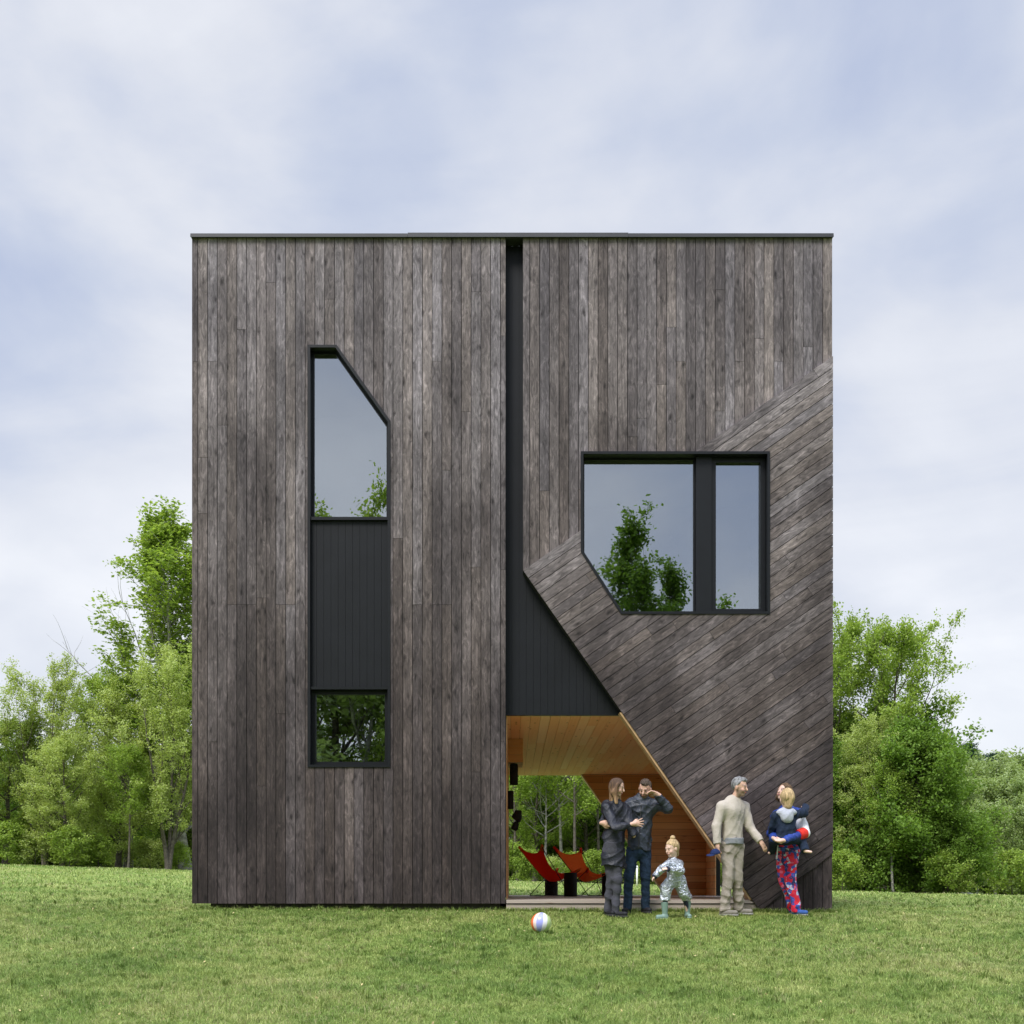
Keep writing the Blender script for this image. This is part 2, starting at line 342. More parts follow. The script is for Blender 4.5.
# ================================================================== HOUSE
# ---- materials
def wood_dark():
    m, nt, out = mat('weathered_stained_boards')
    p = N(nt, 'BsdfPrincipled'); p.inputs['Roughness'].default_value = .78; p.inputs['Specular IOR Level'].default_value = .3
    uv = N(nt, 'Attribute', attribute_name='grain'); br = N(nt, 'Attribute', attribute_name='brd')
    sp = N(nt, 'SeparateColor'); L(nt, br.outputs['Color'], sp.inputs[0])
    # long fine grain
    m1 = N(nt, 'Mapping'); L(nt, uv.outputs['Vector'], m1.inputs[0]); m1.inputs['Scale'].default_value = (1.1, 60, 7)
    g1 = N(nt, 'TexNoise'); g1.inputs['Scale'].default_value = 1; g1.inputs['Detail'].default_value = 6; g1.inputs['Roughness'].default_value = .6; g1.inputs['Distortion'].default_value = .5; L(nt, m1.outputs[0], g1.inputs['Vector'])
    # blotches of stain along the board
    m2 = N(nt, 'Mapping'); L(nt, uv.outputs['Vector'], m2.inputs[0]); m2.inputs['Scale'].default_value = (5.5, 20, 5)
    g2 = N(nt, 'TexNoise'); g2.inputs['Scale'].default_value = 1; g2.inputs['Detail'].default_value = 7; g2.inputs['Roughness'].default_value = .68; g2.inputs['Distortion'].default_value = 1.2; L(nt, m2.outputs[0], g2.inputs['Vector'])
    # knots
    m3 = N(nt, 'Mapping'); L(nt, uv.outputs['Vector'], m3.inputs[0]); m3.inputs['Scale'].default_value = (4.4, 9.0, 6)
    vo = N(nt, 'TexVoronoi'); vo.inputs['Scale'].default_value = 1; vo.inputs['Randomness'].default_value = 1; L(nt, m3.outputs[0], vo.inputs['Vector'])
    kd = mth(nt, 'ADD', vo.outputs['Distance'], mth(nt, 'MULTIPLY', mth(nt, 'SUBTRACT', g2.outputs[0], .5), .35))
    ks = N(nt, 'SeparateColor'); L(nt, vo.outputs['Color'], ks.inputs[0])
    kd = mth(nt, 'ADD', kd, mth(nt, 'MULTIPLY', mth(nt, 'GREATER_THAN', ks.outputs[0], .55), .5))
    kn = ramp(nt, kd, [(.05, (.28, .27, .27)), (.14, (.60, .59, .59)), (.30, (1, 1, 1))])
    # broad weathering over the whole wall
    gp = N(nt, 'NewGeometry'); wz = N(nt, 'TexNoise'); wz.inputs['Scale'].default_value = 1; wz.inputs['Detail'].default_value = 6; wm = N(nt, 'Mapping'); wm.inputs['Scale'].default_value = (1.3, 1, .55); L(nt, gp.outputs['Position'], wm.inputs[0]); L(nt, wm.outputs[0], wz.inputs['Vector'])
    tone = sp.outputs[1]
    base = ramp(nt, tone, [(0, (.026, .022, .022)), (.35, (.058, .050, .050)), (.7, (.130, .120, .122)), (1, (.21, .198, .20))])
    hue = ramp(nt, sp.outputs[2], [(0, (.98, .98, 1.06)), (.5, (1, .975, 1.01)), (1, (1.05, .985, .95))])
    c = mixc(nt, 1, base, hue, 'MULTIPLY')
    c = mixc(nt, 1, c, ramp(nt, g1.outputs[0], [(.25, (.66, .66, .67)), (.5, (1, 1, 1)), (.75, (1.35, 1.33, 1.32))]), 'MULTIPLY')
    c = mixc(nt, 1, c, ramp(nt, g2.outputs[0], [(.32, (.40, .39, .40)), (.44, (.78, .77, .77)), (.54, (1.04, 1.03, 1.03)), (.68, (1.8, 1.77, 1.78))]), 'MULTIPLY')
    c = mixc(nt, 1, c, kn, 'MULTIPLY')
    c = mixc(nt, 1, c, ramp(nt, wz.outputs[0], [(.34, (.68, .67, .69)), (.5, (.98, .97, .97)), (.64, (1.3, 1.29, 1.29))]), 'MULTIPLY')
    # board colour by height: darker and browner lower on the walls, edge broken by noise
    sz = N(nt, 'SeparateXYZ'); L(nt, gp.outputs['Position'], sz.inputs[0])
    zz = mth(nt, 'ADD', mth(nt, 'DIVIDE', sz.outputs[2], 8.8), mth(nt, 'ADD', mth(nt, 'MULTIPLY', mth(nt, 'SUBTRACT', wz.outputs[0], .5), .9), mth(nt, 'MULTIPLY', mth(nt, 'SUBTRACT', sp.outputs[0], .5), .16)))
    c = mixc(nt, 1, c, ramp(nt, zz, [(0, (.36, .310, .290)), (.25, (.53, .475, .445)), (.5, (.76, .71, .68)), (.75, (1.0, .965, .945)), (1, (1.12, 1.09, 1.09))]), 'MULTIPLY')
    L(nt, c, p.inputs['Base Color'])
    h = mth(nt, 'ADD', g1.outputs[0], mth(nt, 'MULTIPLY', g2.outputs[0], .6))
    L(nt, bump(nt, h, .5, .006), p.inputs['Normal']); L(nt, p.outputs[0], out.inputs[0]); return m
def wood_pine(name, lo, mid, hi):
    m, nt, out = mat(name)
    p = N(nt, 'BsdfPrincipled'); p.inputs['Roughness'].default_value = .5; p.inputs['Specular IOR Level'].default_value = .35
    uv = N(nt, 'Attribute', attribute_name='grain'); br = N(nt, 'Attribute', attribute_name='brd')
    sp = N(nt, 'SeparateColor'); L(nt, br.outputs['Color'], sp.inputs[0])
    m1 = N(nt, 'Mapping'); L(nt, uv.outputs['Vector'], m1.inputs[0]); m1.inputs['Scale'].default_value = (.8, 32, 5)
    g1 = N(nt, 'TexNoise'); g1.inputs['Scale'].default_value = 1; g1.inputs['Detail'].default_value = 5; g1.inputs['Distortion'].default_value = .6; L(nt, m1.outputs[0], g1.inputs['Vector'])
    m3 = N(nt, 'Mapping'); L(nt, uv.outputs['Vector'], m3.inputs[0]); m3.inputs['Scale'].default_value = (2.2, 9, 6)
    vo = N(nt, 'TexVoronoi'); vo.inputs['Scale'].default_value = 1; L(nt, m3.outputs[0], vo.inputs['Vector'])
    kn = ramp(nt, vo.outputs['Distance'], [(.05, (.45, .33, .25)), (.12, (.85, .8, .75)), (.2, (1, 1, 1))])
    c = ramp(nt, mth(nt, 'ADD', mth(nt, 'MULTIPLY', g1.outputs[0], .5), mth(nt, 'MULTIPLY', sp.outputs[0], .5)), [(.2, lo), (.5, mid), (.8, hi)])
    c = mixc(nt, 1, c, kn, 'MULTIPLY'); L(nt, c, p.inputs['Base Color'])
    L(nt, bump(nt, g1.outputs[0], .2, .003), p.inputs['Normal']); L(nt, p.outputs[0], out.inputs[0]); return m
M = {}
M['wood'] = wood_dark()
M['pine'] = wood_pine('pine_lining', (.90, .42, .17), (.96, .52, .25), (.97, .63, .37))
M['cedar'] = wood_pine('cedar_lining', (.50, .22, .085), (.68, .33, .14), (.78, .44, .21))
M['deckwood'] = wood_pine('greyed_deck_boards', (.28, .22, .18), (.40, .33, .28), (.50, .43, .38))
M['groove'] = simple('dark_membrane', (.015, .014, .014), .9, bmp=0)
M['panel'] = simple('charcoal_metal_panel', (.0095, .0105, .0135), .5, .0, .06, 3, .05, .002, .22)
M['frame'] = simple('black_window_frame', (.0065, .0075, .010), .42, 0, .05, 8, 0, .004, .3)
M['cap'] = simple('grey_metal_cap', (.040, .040, .046), .5, .1, .08, 4, .05, .002)
M['trim'] = simple('pale_pine_edge', (.55, .35, .19), .55, 0, .1, 10, .1)
M['plaster'] = simple('white_room_wall', (.72, .72, .70), .9, 0, .02, 2, 0)
M['concrete'] = simple('foundation_concrete', (.09, .08, .07), .9, 0, .1, 9, .4, .01)
M['roofing'] = simple('roof_membrane', (.05, .05, .05), .9)
m, nt, out = mat('window_glass')
wn = N(nt, 'TexNoise'); wn.inputs['Scale'].default_value = 1.6; wtc = N(nt, 'NewGeometry'); L(nt, wtc.outputs['Position'], wn.inputs['Vector'])
gl = N(nt, 'BsdfGlossy'); L(nt, bump(nt, wn.outputs[0], .12, .006), gl.inputs['Normal']); gl.inputs['Roughness'].default_value = .004; gl.inputs['Color'].default_value = (.88, .94, 1.0, 1)
tp = N(nt, 'BsdfTransparent'); tp.inputs['Color'].default_value = (.42, .46, .48, 1)
lw = N(nt, 'LayerWeight'); lw.inputs['Blend'].default_value = .25
mx = N(nt, 'MixShader'); L(nt, mth(nt, 'MINIMUM', mth(nt, 'ADD', mth(nt, 'MULTIPLY', lw.outputs['Fresnel'], 1.0), .36), .95), mx.inputs[0])
L(nt, tp.outputs[0], mx.inputs[1]); L(nt, gl.outputs[0], mx.inputs[2]); L(nt, mx.outputs[0], out.inputs[0]); M['glass'] = m

# ---- boards: cut a plane region into boards with real gaps between them
def inpoly(p, poly):
    x, y = p; c = False; n = len(poly)
    for i in range(n):
        x0, y0 = poly[i]; x1, y1 = poly[(i+1) % n]
        if (y0 > y) != (y1 > y) and x < (x1-x0)*(y-y0)/(y1-y0)+x0: c = not c
    return c
def boards(name, polys, holes, ang, bw, gap, thick, to3, matl, parent, off=0.0, seglen=None, tonef=None, jgap=.004, seed=1, joints=None):
    """polys/holes in (u,v) plane coords; ang = direction of the boards; to3(u,v,d) with d = depth behind the face"""
    rnd = random.Random(seed)
    dx, dy = math.cos(ang), math.sin(ang)
    A = lambda p: (p[0]*dx + p[1]*dy, -p[0]*dy + p[1]*dx)         # (along, across)
    B = lambda a, c: (a*dx - c*dy, a*dy + c*dx)
    allp = [A(p) for P in polys for p in P]
    a0, a1 = min(p[0] for p in allp)-.1, max(p[0] for p in allp)+.1
    c0, c1 = min(p[1] for p in allp), max(p[1] for p in allp)
    k0, k1 = math.floor((c0-off)/bw)-1, math.ceil((c1-off)/bw)+1
    vs, es = [], []
    def seg(p, q): vs.extend([Vector(p), Vector(q)]); es.append((len(vs)-2, len(vs)-1))
    for P in polys + holes:
        for i in range(len(P)): seg(P[i], P[(i+1) % len(P)])
    J = {}; TN = {}
    for k in range(k0, k1):
        for c in (off + k*bw + gap/2, off + (k+1)*bw - gap/2): seg(B(a0, c), B(a1, c))
        js = []
        if joints: js = joints(k, rnd)
        elif seglen:
            a = a0 + rnd.random()*seglen
            while a < a1: js.append(a); a += seglen*(.55+.9*rnd.random())
        J[k] = js
        TN[k] = [(rnd.random(), rnd.random(), rnd.random(), rnd.random()*40) for _ in range(len(js)+1)]
        for a in js:
            for aa in (a-jgap/2, a+jgap/2): seg(B(aa, off+k*bw+gap/2), B(aa, off+(k+1)*bw-gap/2))
    ov, oe, of, _, _, _ = delaunay_2d_cdt(vs, es, [], 0, 1e-5)
    V, Fc, G, Cc = [], [], [], []
    keep = []
    for f in of:
        cu = sum(ov[i][0] for i in f)/3; cv = sum(ov[i][1] for i in f)/3
        al, ac = A((cu, cv)); k = math.floor((ac-off)/bw); r = ac-off-k*bw
        if r < gap/2 or r > bw-gap/2: continue
        if not any(inpoly((cu, cv), P) for P in polys) or any(inpoly((cu, cv), P) for P in holes): continue
        js = J.get(k, []); 
        if any(abs(al-a) < jgap/2 for a in js): continue
        s = sum(1 for a in js if al > a)
        keep.append((f, k, s, al))
    edge = {}
    for f, k, s, al in keep:
        for i in range(3):
            e = (f[i], f[(i+1) % 3]); key = (min(e), max(e)); edge.setdefault(key, []).append((e, k, s))
    def put(idx, k, s, d):
        u, v = ov[idx]; V.append(tuple(to3(u, v, d))); a, c = A((u, v)); G.append((a, c, TN[k][s][3] + k*.37)); 
    def colr(k, s):
        r = TN[k][s]; t = tonef(k, s, r) if tonef else r[1]
        return (r[0], t, r[2])
    for f, k, s, al in keep:
        n = len(V)
        for i in f: put(i, k, s, 0)
        Fc.append((n, n+1, n+2)); Cc.append(colr(k, s))
    for key, L_ in edge.items():
        if len(L_) == 1:
            (i, j), k, s = L_[0]; n = len(V)
            put(i, k, s, 0); put(j, k, s, 0); put(j, k, s, thick); put(i, k, s, thick)
            Fc.append((n+3, n+2, n+1, n)); Cc.append(colr(k, s))
    me = bpy.data.meshes.new(name); me.from_pydata(V, [], Fc)
    a = me.attributes.new('grain', 'FLOAT_VECTOR', 'POINT'); a.data.foreach_set('vector', np.array(G, np.float32).ravel())
    a = me.attributes.new('brd', 'FLOAT_COLOR', 'FACE'); d = np.ones((len(Cc), 4), np.float32); d[:, :3] = np.array(Cc); a.data.foreach_set('color', d.ravel())
    me.update()
    return link(name, me, matl, parent)

def sheet(name, polys, holes, to3, thick, matl, parent):
    """a solid sheet with holes"""
    vs, es = [], []
    for P in polys + holes:
        n = len(vs); vs += [Vector(p) for p in P]; es += [(n+i, n+(i+1) % len(P)) for i in range(len(P))]
    ov, oe, of, _, _, _ = delaunay_2d_cdt(vs, es, [], 0, 1e-5)
    mb = MB(); keep = []; edge = {}
    for f in of:
        cu = sum(ov[i][0] for i in f)/3; cv = sum(ov[i][1] for i in f)/3
        if any(inpoly((cu, cv), P) for P in polys) and not any(inpoly((cu, cv), P) for P in holes): keep.append(f)
    V = [to3(p[0], p[1], 0) for p in ov] + [to3(p[0], p[1], thick) for p in ov]; n = len(ov); Fc = []
    for f in keep:
        Fc += [tuple(f), tuple(i+n for i in f[::-1])]
        for i in range(3):
            e = (f[i], f[(i+1) % 3]); edge.setdefault((min(e), max(e)), []).append(e)
    for k, l in edge.items():
        if len(l) == 1: i, j = l[0]; Fc.append((j, i, i+n, j+n))
    mb.v = [tuple(v) for v in V]; mb.f = Fc
    return mb.build(name, matl, parent)

# ---- key points (facade plane, metres)
def P2(px, py): return (fx(px), fz(py))
ZT = fz(239); ZC = fz(712.5); ZD = .08
XL, XR = fx(192.5), fx(832)
DW = 7.875
ANG = math.atan2(.690, 1)              # rise of the diagonal boards
# left-lower edge of the diagonal band (runs down to the ground)
E0 = P2(523, 571); E1 = P2(759.5, 911)
def edge_x(z): return E0[0] + (E0[1]-z)/(E0[1]-E1[1])*(E1[0]-E0[0])
TOPR = P2(832, 357.3)
LOWR = P2(832, 853)
house = empty('house', (0, 0, 0)); tag(house, 'tall cubic house clad in dark weathered timber boards with tunnel through its base', 'house')

wl = [P2(308, 346), P2(337, 346), P2(390.5, 421.5), P2(390.5, 767.5), P2(308, 767.5)]
wr = [P2(580.5, 453), P2(769, 453), P2(769, 615), P2(620.5, 615), P2(580.5, 553)]
f3 = lambda y: (lambda u, v, d: (u, y + d, v))
zb_l = fz(903.5)
def jl(k, rnd):
    js = []
    for py, pr in ((605, .30), (458, .28), (362, .16), (742, .12), (530, .08), (300, .08)):
        if rnd.random() < pr: js.append(fz(py + rnd.choice((0, rnd.uniform(-50, 50)))))
    return sorted(js)
# board direction is up, so 'along' = z
def tone_vert(joints):
    def f(k, s, r):
        return r[1]
    return f
def vboards(name, polys, holes, off, seed):
    store = {}
    def jj(k, rnd):
        js = jl(k, rnd); store[k] = js; return js
    def tone(k, s, r):
        js = store.get(k, [])
        lo = js[s-1] if s > 0 else -1; hi = js[s] if s < len(js) else 9
        mid = (max(lo, 0)+min(hi, 8.8))/2
        return max(0, min(1, .70 + .30*(r[1]-.5)))
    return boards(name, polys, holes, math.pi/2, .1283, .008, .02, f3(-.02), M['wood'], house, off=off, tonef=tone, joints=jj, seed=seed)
left = vboards('cladding', [[(XL, zb_l), (fx(505.5), zb_l), (fx(505.5), ZT), (XL, ZT)]], [wl], -XR, 3)
# upper right field of vertical boards, above the diagonal band
def on_band(px): return 571 - (px-523)*.690*(571-360)/(832-523)/.690*1.0
ur = [P2(521.5, 571), E0, TOPR, (XR, ZT), (fx(521.5), ZT)]
ur = [E0, TOPR, (XR, ZT), (E0[0], ZT)]
right = vboards('cladding', [ur], [wr], -XR, 5)
lr = [E1, LOWR, (XR, fz(911)),]
low = vboards('cladding', [lr], [], -XR, 8)
ANG = math.atan2(TOPR[1]-E0[1], TOPR[0]-E0[0])
band = [E0, E1, LOWR, TOPR]
diag_t = lambda k, s, r: max(0, min(1, .50 + .55*(r[1]-.5) + .012*k*0))
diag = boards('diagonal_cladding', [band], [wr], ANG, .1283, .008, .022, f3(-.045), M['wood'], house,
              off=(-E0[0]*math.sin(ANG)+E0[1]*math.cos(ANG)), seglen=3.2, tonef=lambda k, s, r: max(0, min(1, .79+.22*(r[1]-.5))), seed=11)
# membrane + structural front wall behind the boards
sheet('wall_membrane', [[(XL+.01, zb_l+.01), (fx(505.5)-.003, zb_l+.01), (fx(505.5)-.003, ZT), (XL+.01, ZT)]], [wl], f3(.003), .16, M['groove'], house)
sheet('wall_membrane', [[E0, (E1[0]+.02, fz(909)), (XR-.002, fz(909)), (XR-.002, ZT), (E0[0]+.004, ZT)]], [wr], f3(.003), .16, M['groove'], house)
mb = MB()
# side edge boards (corner returns)
mb.box(XL, XL+.02, .0, .0, 0, 0)
# recessed charcoal panels ------------------------------------------------
def seams(name, poly, y, pitch, x_off, parent=house):
    o = boards(name, [poly], [], math.pi/2, pitch, .003, .012, f3(y), M['panel'], parent, off=x_off, seed=4)
    sheet('panel_backing', [inset(poly, .002) if len(poly) < 6 else poly], [], f3(y+.0135), .03, M['frame'], o)
    return o
slot = [(fx(505.5), fz(712.5)), (edge_x(fz(712.5))+.06, fz(712.5)), (E0[0]+.05, E0[1]-.0), (E0[0]+.05, ZT), (fx(505.5), ZT)]
so_ = boards('metal_panel', [slot], [], math.pi/2, .095, .003, .012, f3(.15), M['panel'], house, off=0, seed=4)
sheet('panel_backing', [[(slot[0][0]-.03, slot[0][1]+.004), (slot[1][0]+.2, slot[1][1]+.004), (slot[2][0]+.15, slot[2][1]), (slot[3][0]+.15, ZT), (slot[4][0]-.03, ZT)]], [], f3(.1635), .04, M['frame'], so_)
# dark lip under the panel
mb = MB(); mb.box(fx(505.5), edge_x(ZC)-.01, .145, .215, ZC-.012, ZC+.003); mb.build('drip_edge', M['frame'], so_)

# windows ---------------------------------------------------------------
# tall left window: frame round everything, upper pane, charcoal panel, lower pane
win = empty('window', (0, 0, 0)); win.parent = house; win['label'] = 'tall narrow window with clipped top corner above charcoal infill panel'
mb = MB(); mb.ring(wl, inset(wl, .034), -.034, .20); mb.build('frame', M['frame'], win)
zi1, zi2 = fz(518), fz(688.5)
inn = inset(wl, .036)
xl_, xr_ = inn[-1][0], inn[2][0]
mb = MB(); mb.box(xl_, xr_, -.012, .16, zi1-.028, zi1+.012); mb.build('transom', M['frame'], win)
mb = MB(); mb.box(xl_, xr_, -.012, .16, zi2-.012, zi2+.022); mb.build('transom', M['frame'], win)
up = [inn[0], inn[1], inn[2], (xr_, zi1+.014), (xl_, zi1+.014)]
mb = MB(); mb.ring(up, inset(up, .028), .095, .15); mb.build('sash', M['frame'], win)
mb = MB(); mb.prism(inset(up, .026), .118, .124); mb.build('pane', M['glass'], win)
lo = [(xl_, zi2-.014), (xr_, zi2-.014), (xr_, inn[3][1]), (xl_, inn[3][1])]
mb = MB(); mb.ring(lo, inset(lo, .05), .085, .15); mb.build('sash', M['frame'], win)
mb = MB(); mb.prism(inset(lo, .048), .118, .124); mb.build('pane', M['glass'], win)
o = boards('metal_panel', [[(xl_, zi2+.024), (xr_, zi2+.024), (xr_, zi1-.03), (xl_, zi1-.03)]], [], math.pi/2, .095, .003, .012, f3(.03), M['panel'], win, off=xl_, seed=4)
mb = MB(); mb.box(xl_, xr_, .044, .07, zi2+.02, zi1-.03); mb.build('panel_backing', M['frame'], win)
# large right window
win2 = empty('window', (0, 0, 0)); win2.parent = house; win2['label'] = 'wide window with clipped lower corner and narrow side casement'
mb = MB(); mb.ring(wr, inset(wr, .034), -.058, .20); mb.build('frame', M['frame'], win2)
inn = inset(wr, .036)
xm0, xm1 = fx(696.5), fx(712)
mb = MB(); mb.box(xm0, xm1, .03, .16, inn[2][1], inn[0][1]); mb.build('mullion', M['frame'], win2)
big = [inn[0], (xm0-.002, inn[0][1]), (xm0-.002, inn[3][1]), inn[3], inn[4]]
mb = MB(); mb.ring(big, inset(big, .022), .095, .15); mb.build('sash', M['frame'], win2)
mb = MB(); mb.prism(inset(big, .02), .118, .124); mb.build('pane', M['glass'], win2)
sm = [(xm1+.002, inn[0][1]), inn[1], inn[2], (xm1+.002, inn[2][1])]
mb = MB(); mb.ring(sm, inset(sm, .062), .065, .15); mb.build('sash', M['frame'], win2)
mb = MB(); mb.prism(inset(sm, .06), .118, .124); mb.build('pane', M['glass'], win2)
# rooms behind the glass (open towards it)
def room(x0, x1, z0, z1, y1):
    mb = MB(); y0 = .205
    mb.add([(x0,y0,z0),(x1,y0,z0),(x1,y0,z1),(x0,y0,z1),(x0,y1,z0),(x1,y1,z0),(x1,y1,z1),(x0,y1,z1)],
           [(0,1,5,4),(1,2,6,5),(2,3,7,6),(3,0,4,7),(4,5,6,7)])
    return mb.build('room', M['plaster'], house)
room(XL+.2, fx(505)-.1, fz(545), fz(300), 3.5)
room(XL+.2, fx(505)-.1, fz(800), fz(600), 3.5)
r = room(fx(560), XR-.15, fz(625), fz(400), 4.0)
# parapet cap
for i, (a, b, dz) in enumerate(((191.6, 408, 0), (408, 628, .010), (628, 832.4, .002))):
    mb = MB(); mb.box(fx(a)+.001, fx(b)-.001, -.058, .16, ZT, fz(235.8)+dz, .004)
    mb.box(fx(a)+.001, fx(b)-.001, -.064, -.0585, ZT-.010, ZT+.02)
    mb.build('parapet_cap', M['cap'], house)
mb = MB(); mb.box(XL-.010, XL+.1, .161, DW-.02, ZT, fz(234.7)); mb.box(XR-.1, XR+.010, .161, DW-.02, ZT, fz(234.7)); mb.box(XL-.010, XR+.010, DW-.019, DW+.06, ZT, fz(234.7)); mb.build('parapet_cap', M['cap'], house)
mb = MB(); mb.box(XL+.11, XR-.11, .17, DW-.03, ZT-.25, ZT-.1); mb.build('roof', M['roofing'], house)
# side walls -------------------------------------------------------------
def f_left(u, v, d): return (XL + .0 + d, u, v)
def f_right(u, v, d): return (XR - d, u, v)
tone_s = lambda k, s, r: .70+.30*(r[1]-.5)
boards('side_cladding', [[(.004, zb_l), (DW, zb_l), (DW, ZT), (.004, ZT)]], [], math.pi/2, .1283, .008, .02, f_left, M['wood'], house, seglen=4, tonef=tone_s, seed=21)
sheet('side_wall', [[(.17, zb_l+.01), (DW-.18, zb_l+.01), (DW-.18, ZT), (.17, ZT)]], [], lambda u, v, d: (XL+.023+d, u, v), .15, M['groove'], house)
rp = [(.004, fz(910)), (4.3, fz(910)), (4.3, 2.2), (7.5, 2.2), (7.5, fz(910)), (DW, fz(910)), (DW, ZT), (.004, ZT)]
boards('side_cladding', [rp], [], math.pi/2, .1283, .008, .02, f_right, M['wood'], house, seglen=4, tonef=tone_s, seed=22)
rp2 = [(.17, fz(909)), (4.29, fz(909)), (4.29, 2.21), (7.51, 2.21), (7.51, fz(909)), (DW-.18, fz(909)), (DW-.18, ZT), (.17, ZT)]
sheet('side_wall', [rp2], [], lambda u, v, d: (XR-.023-d, u, v), .15, M['groove'], house)
# back wall with the same opening ---------------------------------------
xt = edge_x(ZC)
bp = [(XL, zb_l), (fx(506), zb_l), (fx(506), ZC), (xt, ZC), (edge_x(fz(905)), fz(905)), (XR, fz(905)), (XR, ZT), (XL, ZT)]
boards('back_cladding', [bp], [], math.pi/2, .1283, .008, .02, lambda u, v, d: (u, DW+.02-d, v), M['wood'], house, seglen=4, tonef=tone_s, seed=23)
sheet('back_wall', [[(XL+.01, zb_l+.01), (fx(506), zb_l+.01), (fx(506), ZC), (xt+.03, ZC), (edge_x(fz(904))+.03, fz(904)), (XR-.01, fz(904)), (XR-.01, ZT), (XL+.01, ZT)]], [], lambda u, v, d: (u, DW-.003-d, v), .16, M['groove'], house)
# tunnel lining ----------------------------------------------------------
X0 = fx(506)
XI = 3.96                                # inner face of the right wall
boards('ceiling', [[(X0, .215), (XI, .215), (XI, DW-.19), (X0, DW-.19)]], [], math.pi/2, .135, .005, .012,
       lambda u, v, d: (u, v, ZC-.002+d), M['pine'], house, off=fx(523.6), seglen=3.0, seed=31, jgap=.003)
mb = MB(); mb.box(X0, XI, .166, DW-.17, ZC+.012, ZC+.05); mb.build('ceiling_backing', M['cedar'], house)
mb = MB(); mb.box(X0, edge_x(ZC)-.01, DW-.19, DW, ZC-.002, ZC+.011); mb.build('lintel_lining', M['pine'], house)
boards('tunnel_wall', [[(.19, ZD), (DW, ZD), (DW, ZC-.01), (.19, ZC-.01)]], [], 0, .135, .005, .012,
       lambda u, v, d: (X0+.014-d, u, v), M['cedar'], house, seglen=3.0, seed=32)
mbx = boards('soffit_box', [[(X0+.018, 2.18), (fx(523.8)*1.0+.015, 2.18), (fx(523.8)+.015, ZC-.006), (X0+.018, ZC-.006)]], [], 0, .135, .005, .012, f3(2.45), M['cedar'], house, seed=33)
mb = MB(); mb.box(X0+.019, fx(523.8)+.013, 2.463, 3.2, 2.182, ZC-.008); mb.build('box_side', M['trim'], mbx)
# rear lining: horizontal boards with the slanted opening cut in it
exz = lambda z, o=0: edge_x(z)+o
boards('rear_lining', [[(exz(ZC), ZC-.006), (exz(ZD), ZD), (XI, ZD), (XI, ZC-.006)]], [], 0, .135, .005, .012, f3(DW-.178), M['cedar'], house, off=ZD, seglen=2.6, seed=35)
# pale edge boards along the slanted cuts, front and back
def slant_trim(y0, y1, za, zb, o):
    q = [(edge_x(za)+o, za), (edge_x(zb)+o, zb), (edge_x(zb)+o-.030, zb), (edge_x(za)+o-.030, za)]
    mb = MB(); mb.prism(q, y0, y1); mb.build('edge_trim', M['trim'], house)
slant_trim(-.022, .17, ZD-.02, ZC-.004, -.001)
slant_trim(DW-.19, DW+.02, ZD, ZC-.004, -.001)
# inner lining of the front wall, seen only from inside
sheet('front_lining', [[(edge_x(ZC)+.02, ZC-.005), (edge_x(ZD)+.02, ZD), (XI, ZD), (XI, ZC-.005)]], [], f3(.166), .012, M['cedar'], house)
# right wall of the room with a wide doorway
DY0, DY1, DH = 4.4, 6.72, 2.15
rw = [(.18, ZD), (DY0, ZD), (DY0, DH), (DY1, DH), (DY1, ZD), (DW-.18, ZD), (DW-.18, ZC-.006), (.18, ZC-.006)]
boards('tunnel_wall', [rw], [], 0, .135, .005, .012, lambda u, v, d: (XI+d, u, v), M['pine'], house, off=ZD, seglen=3, seed=36)
sheet('wall_core', [rw], [], lambda u, v, d: (XI+.0125+d, u, v), .07, M['frame'], house)
# foundation under the left block
mb = MB(); mb.box(fx(208), fx(500), .12, DW-.2, -.4, zb_l-.004); mb.build('foundation', M['concrete'], house)
mb = MB(); mb.box(XL+.02, fx(505), .02, .19, zb_l-.0, zb_l+.009); mb.build('base_flashing', M['frame'], house)
# deck --------------------------------------------------------------------
deck = empty('deck', (0, 0, 0)); tag(deck, 'low greyed timber deck running through the tunnel under the house', 'deck')
boards('deck_boards', [[(X0+.016, .02), (edge_x(ZD)-.01, .02), (edge_x(ZD)-.01, .19), (XI, .19), (XI, DW-.18), (edge_x(ZD)-.03, DW-.18), (edge_x(ZD)-.03, DW+.1), (X0+.016, DW+.1)]], [], 0, .14, .006, .03,
       lambda u, v, d: (u, v, ZD-d), M['deckwood'], deck, seglen=3, seed=41)
def plankbox(name, x0, x1, y0, y1, z0, z1, seed):
    o = boards(name, [[(x0, z0), (x1, z0), (x1, z1), (x0, z1)]], [], 0, 5.0, .0, (y1-y0), f3(y0), M['deckwood'], deck, off=-2, seed=seed)
    return o
plankbox('fascia', X0+.005, edge_x(.04)-.0, -.022, .018, fz(903.2), ZD+.001, 42)
plankbox('fascia', X0+.005, edge_x(.0)+.02, -.004, .018, -.12, fz(904.3), 43)
mb = MB(); mb.box(X0+.02, 3.1, .03, DW, -.15, ZD-.034); mb.box(3.101, XI, .25, DW-.2, -.15, ZD-.034); mb.build('joists', M['concrete'], deck)
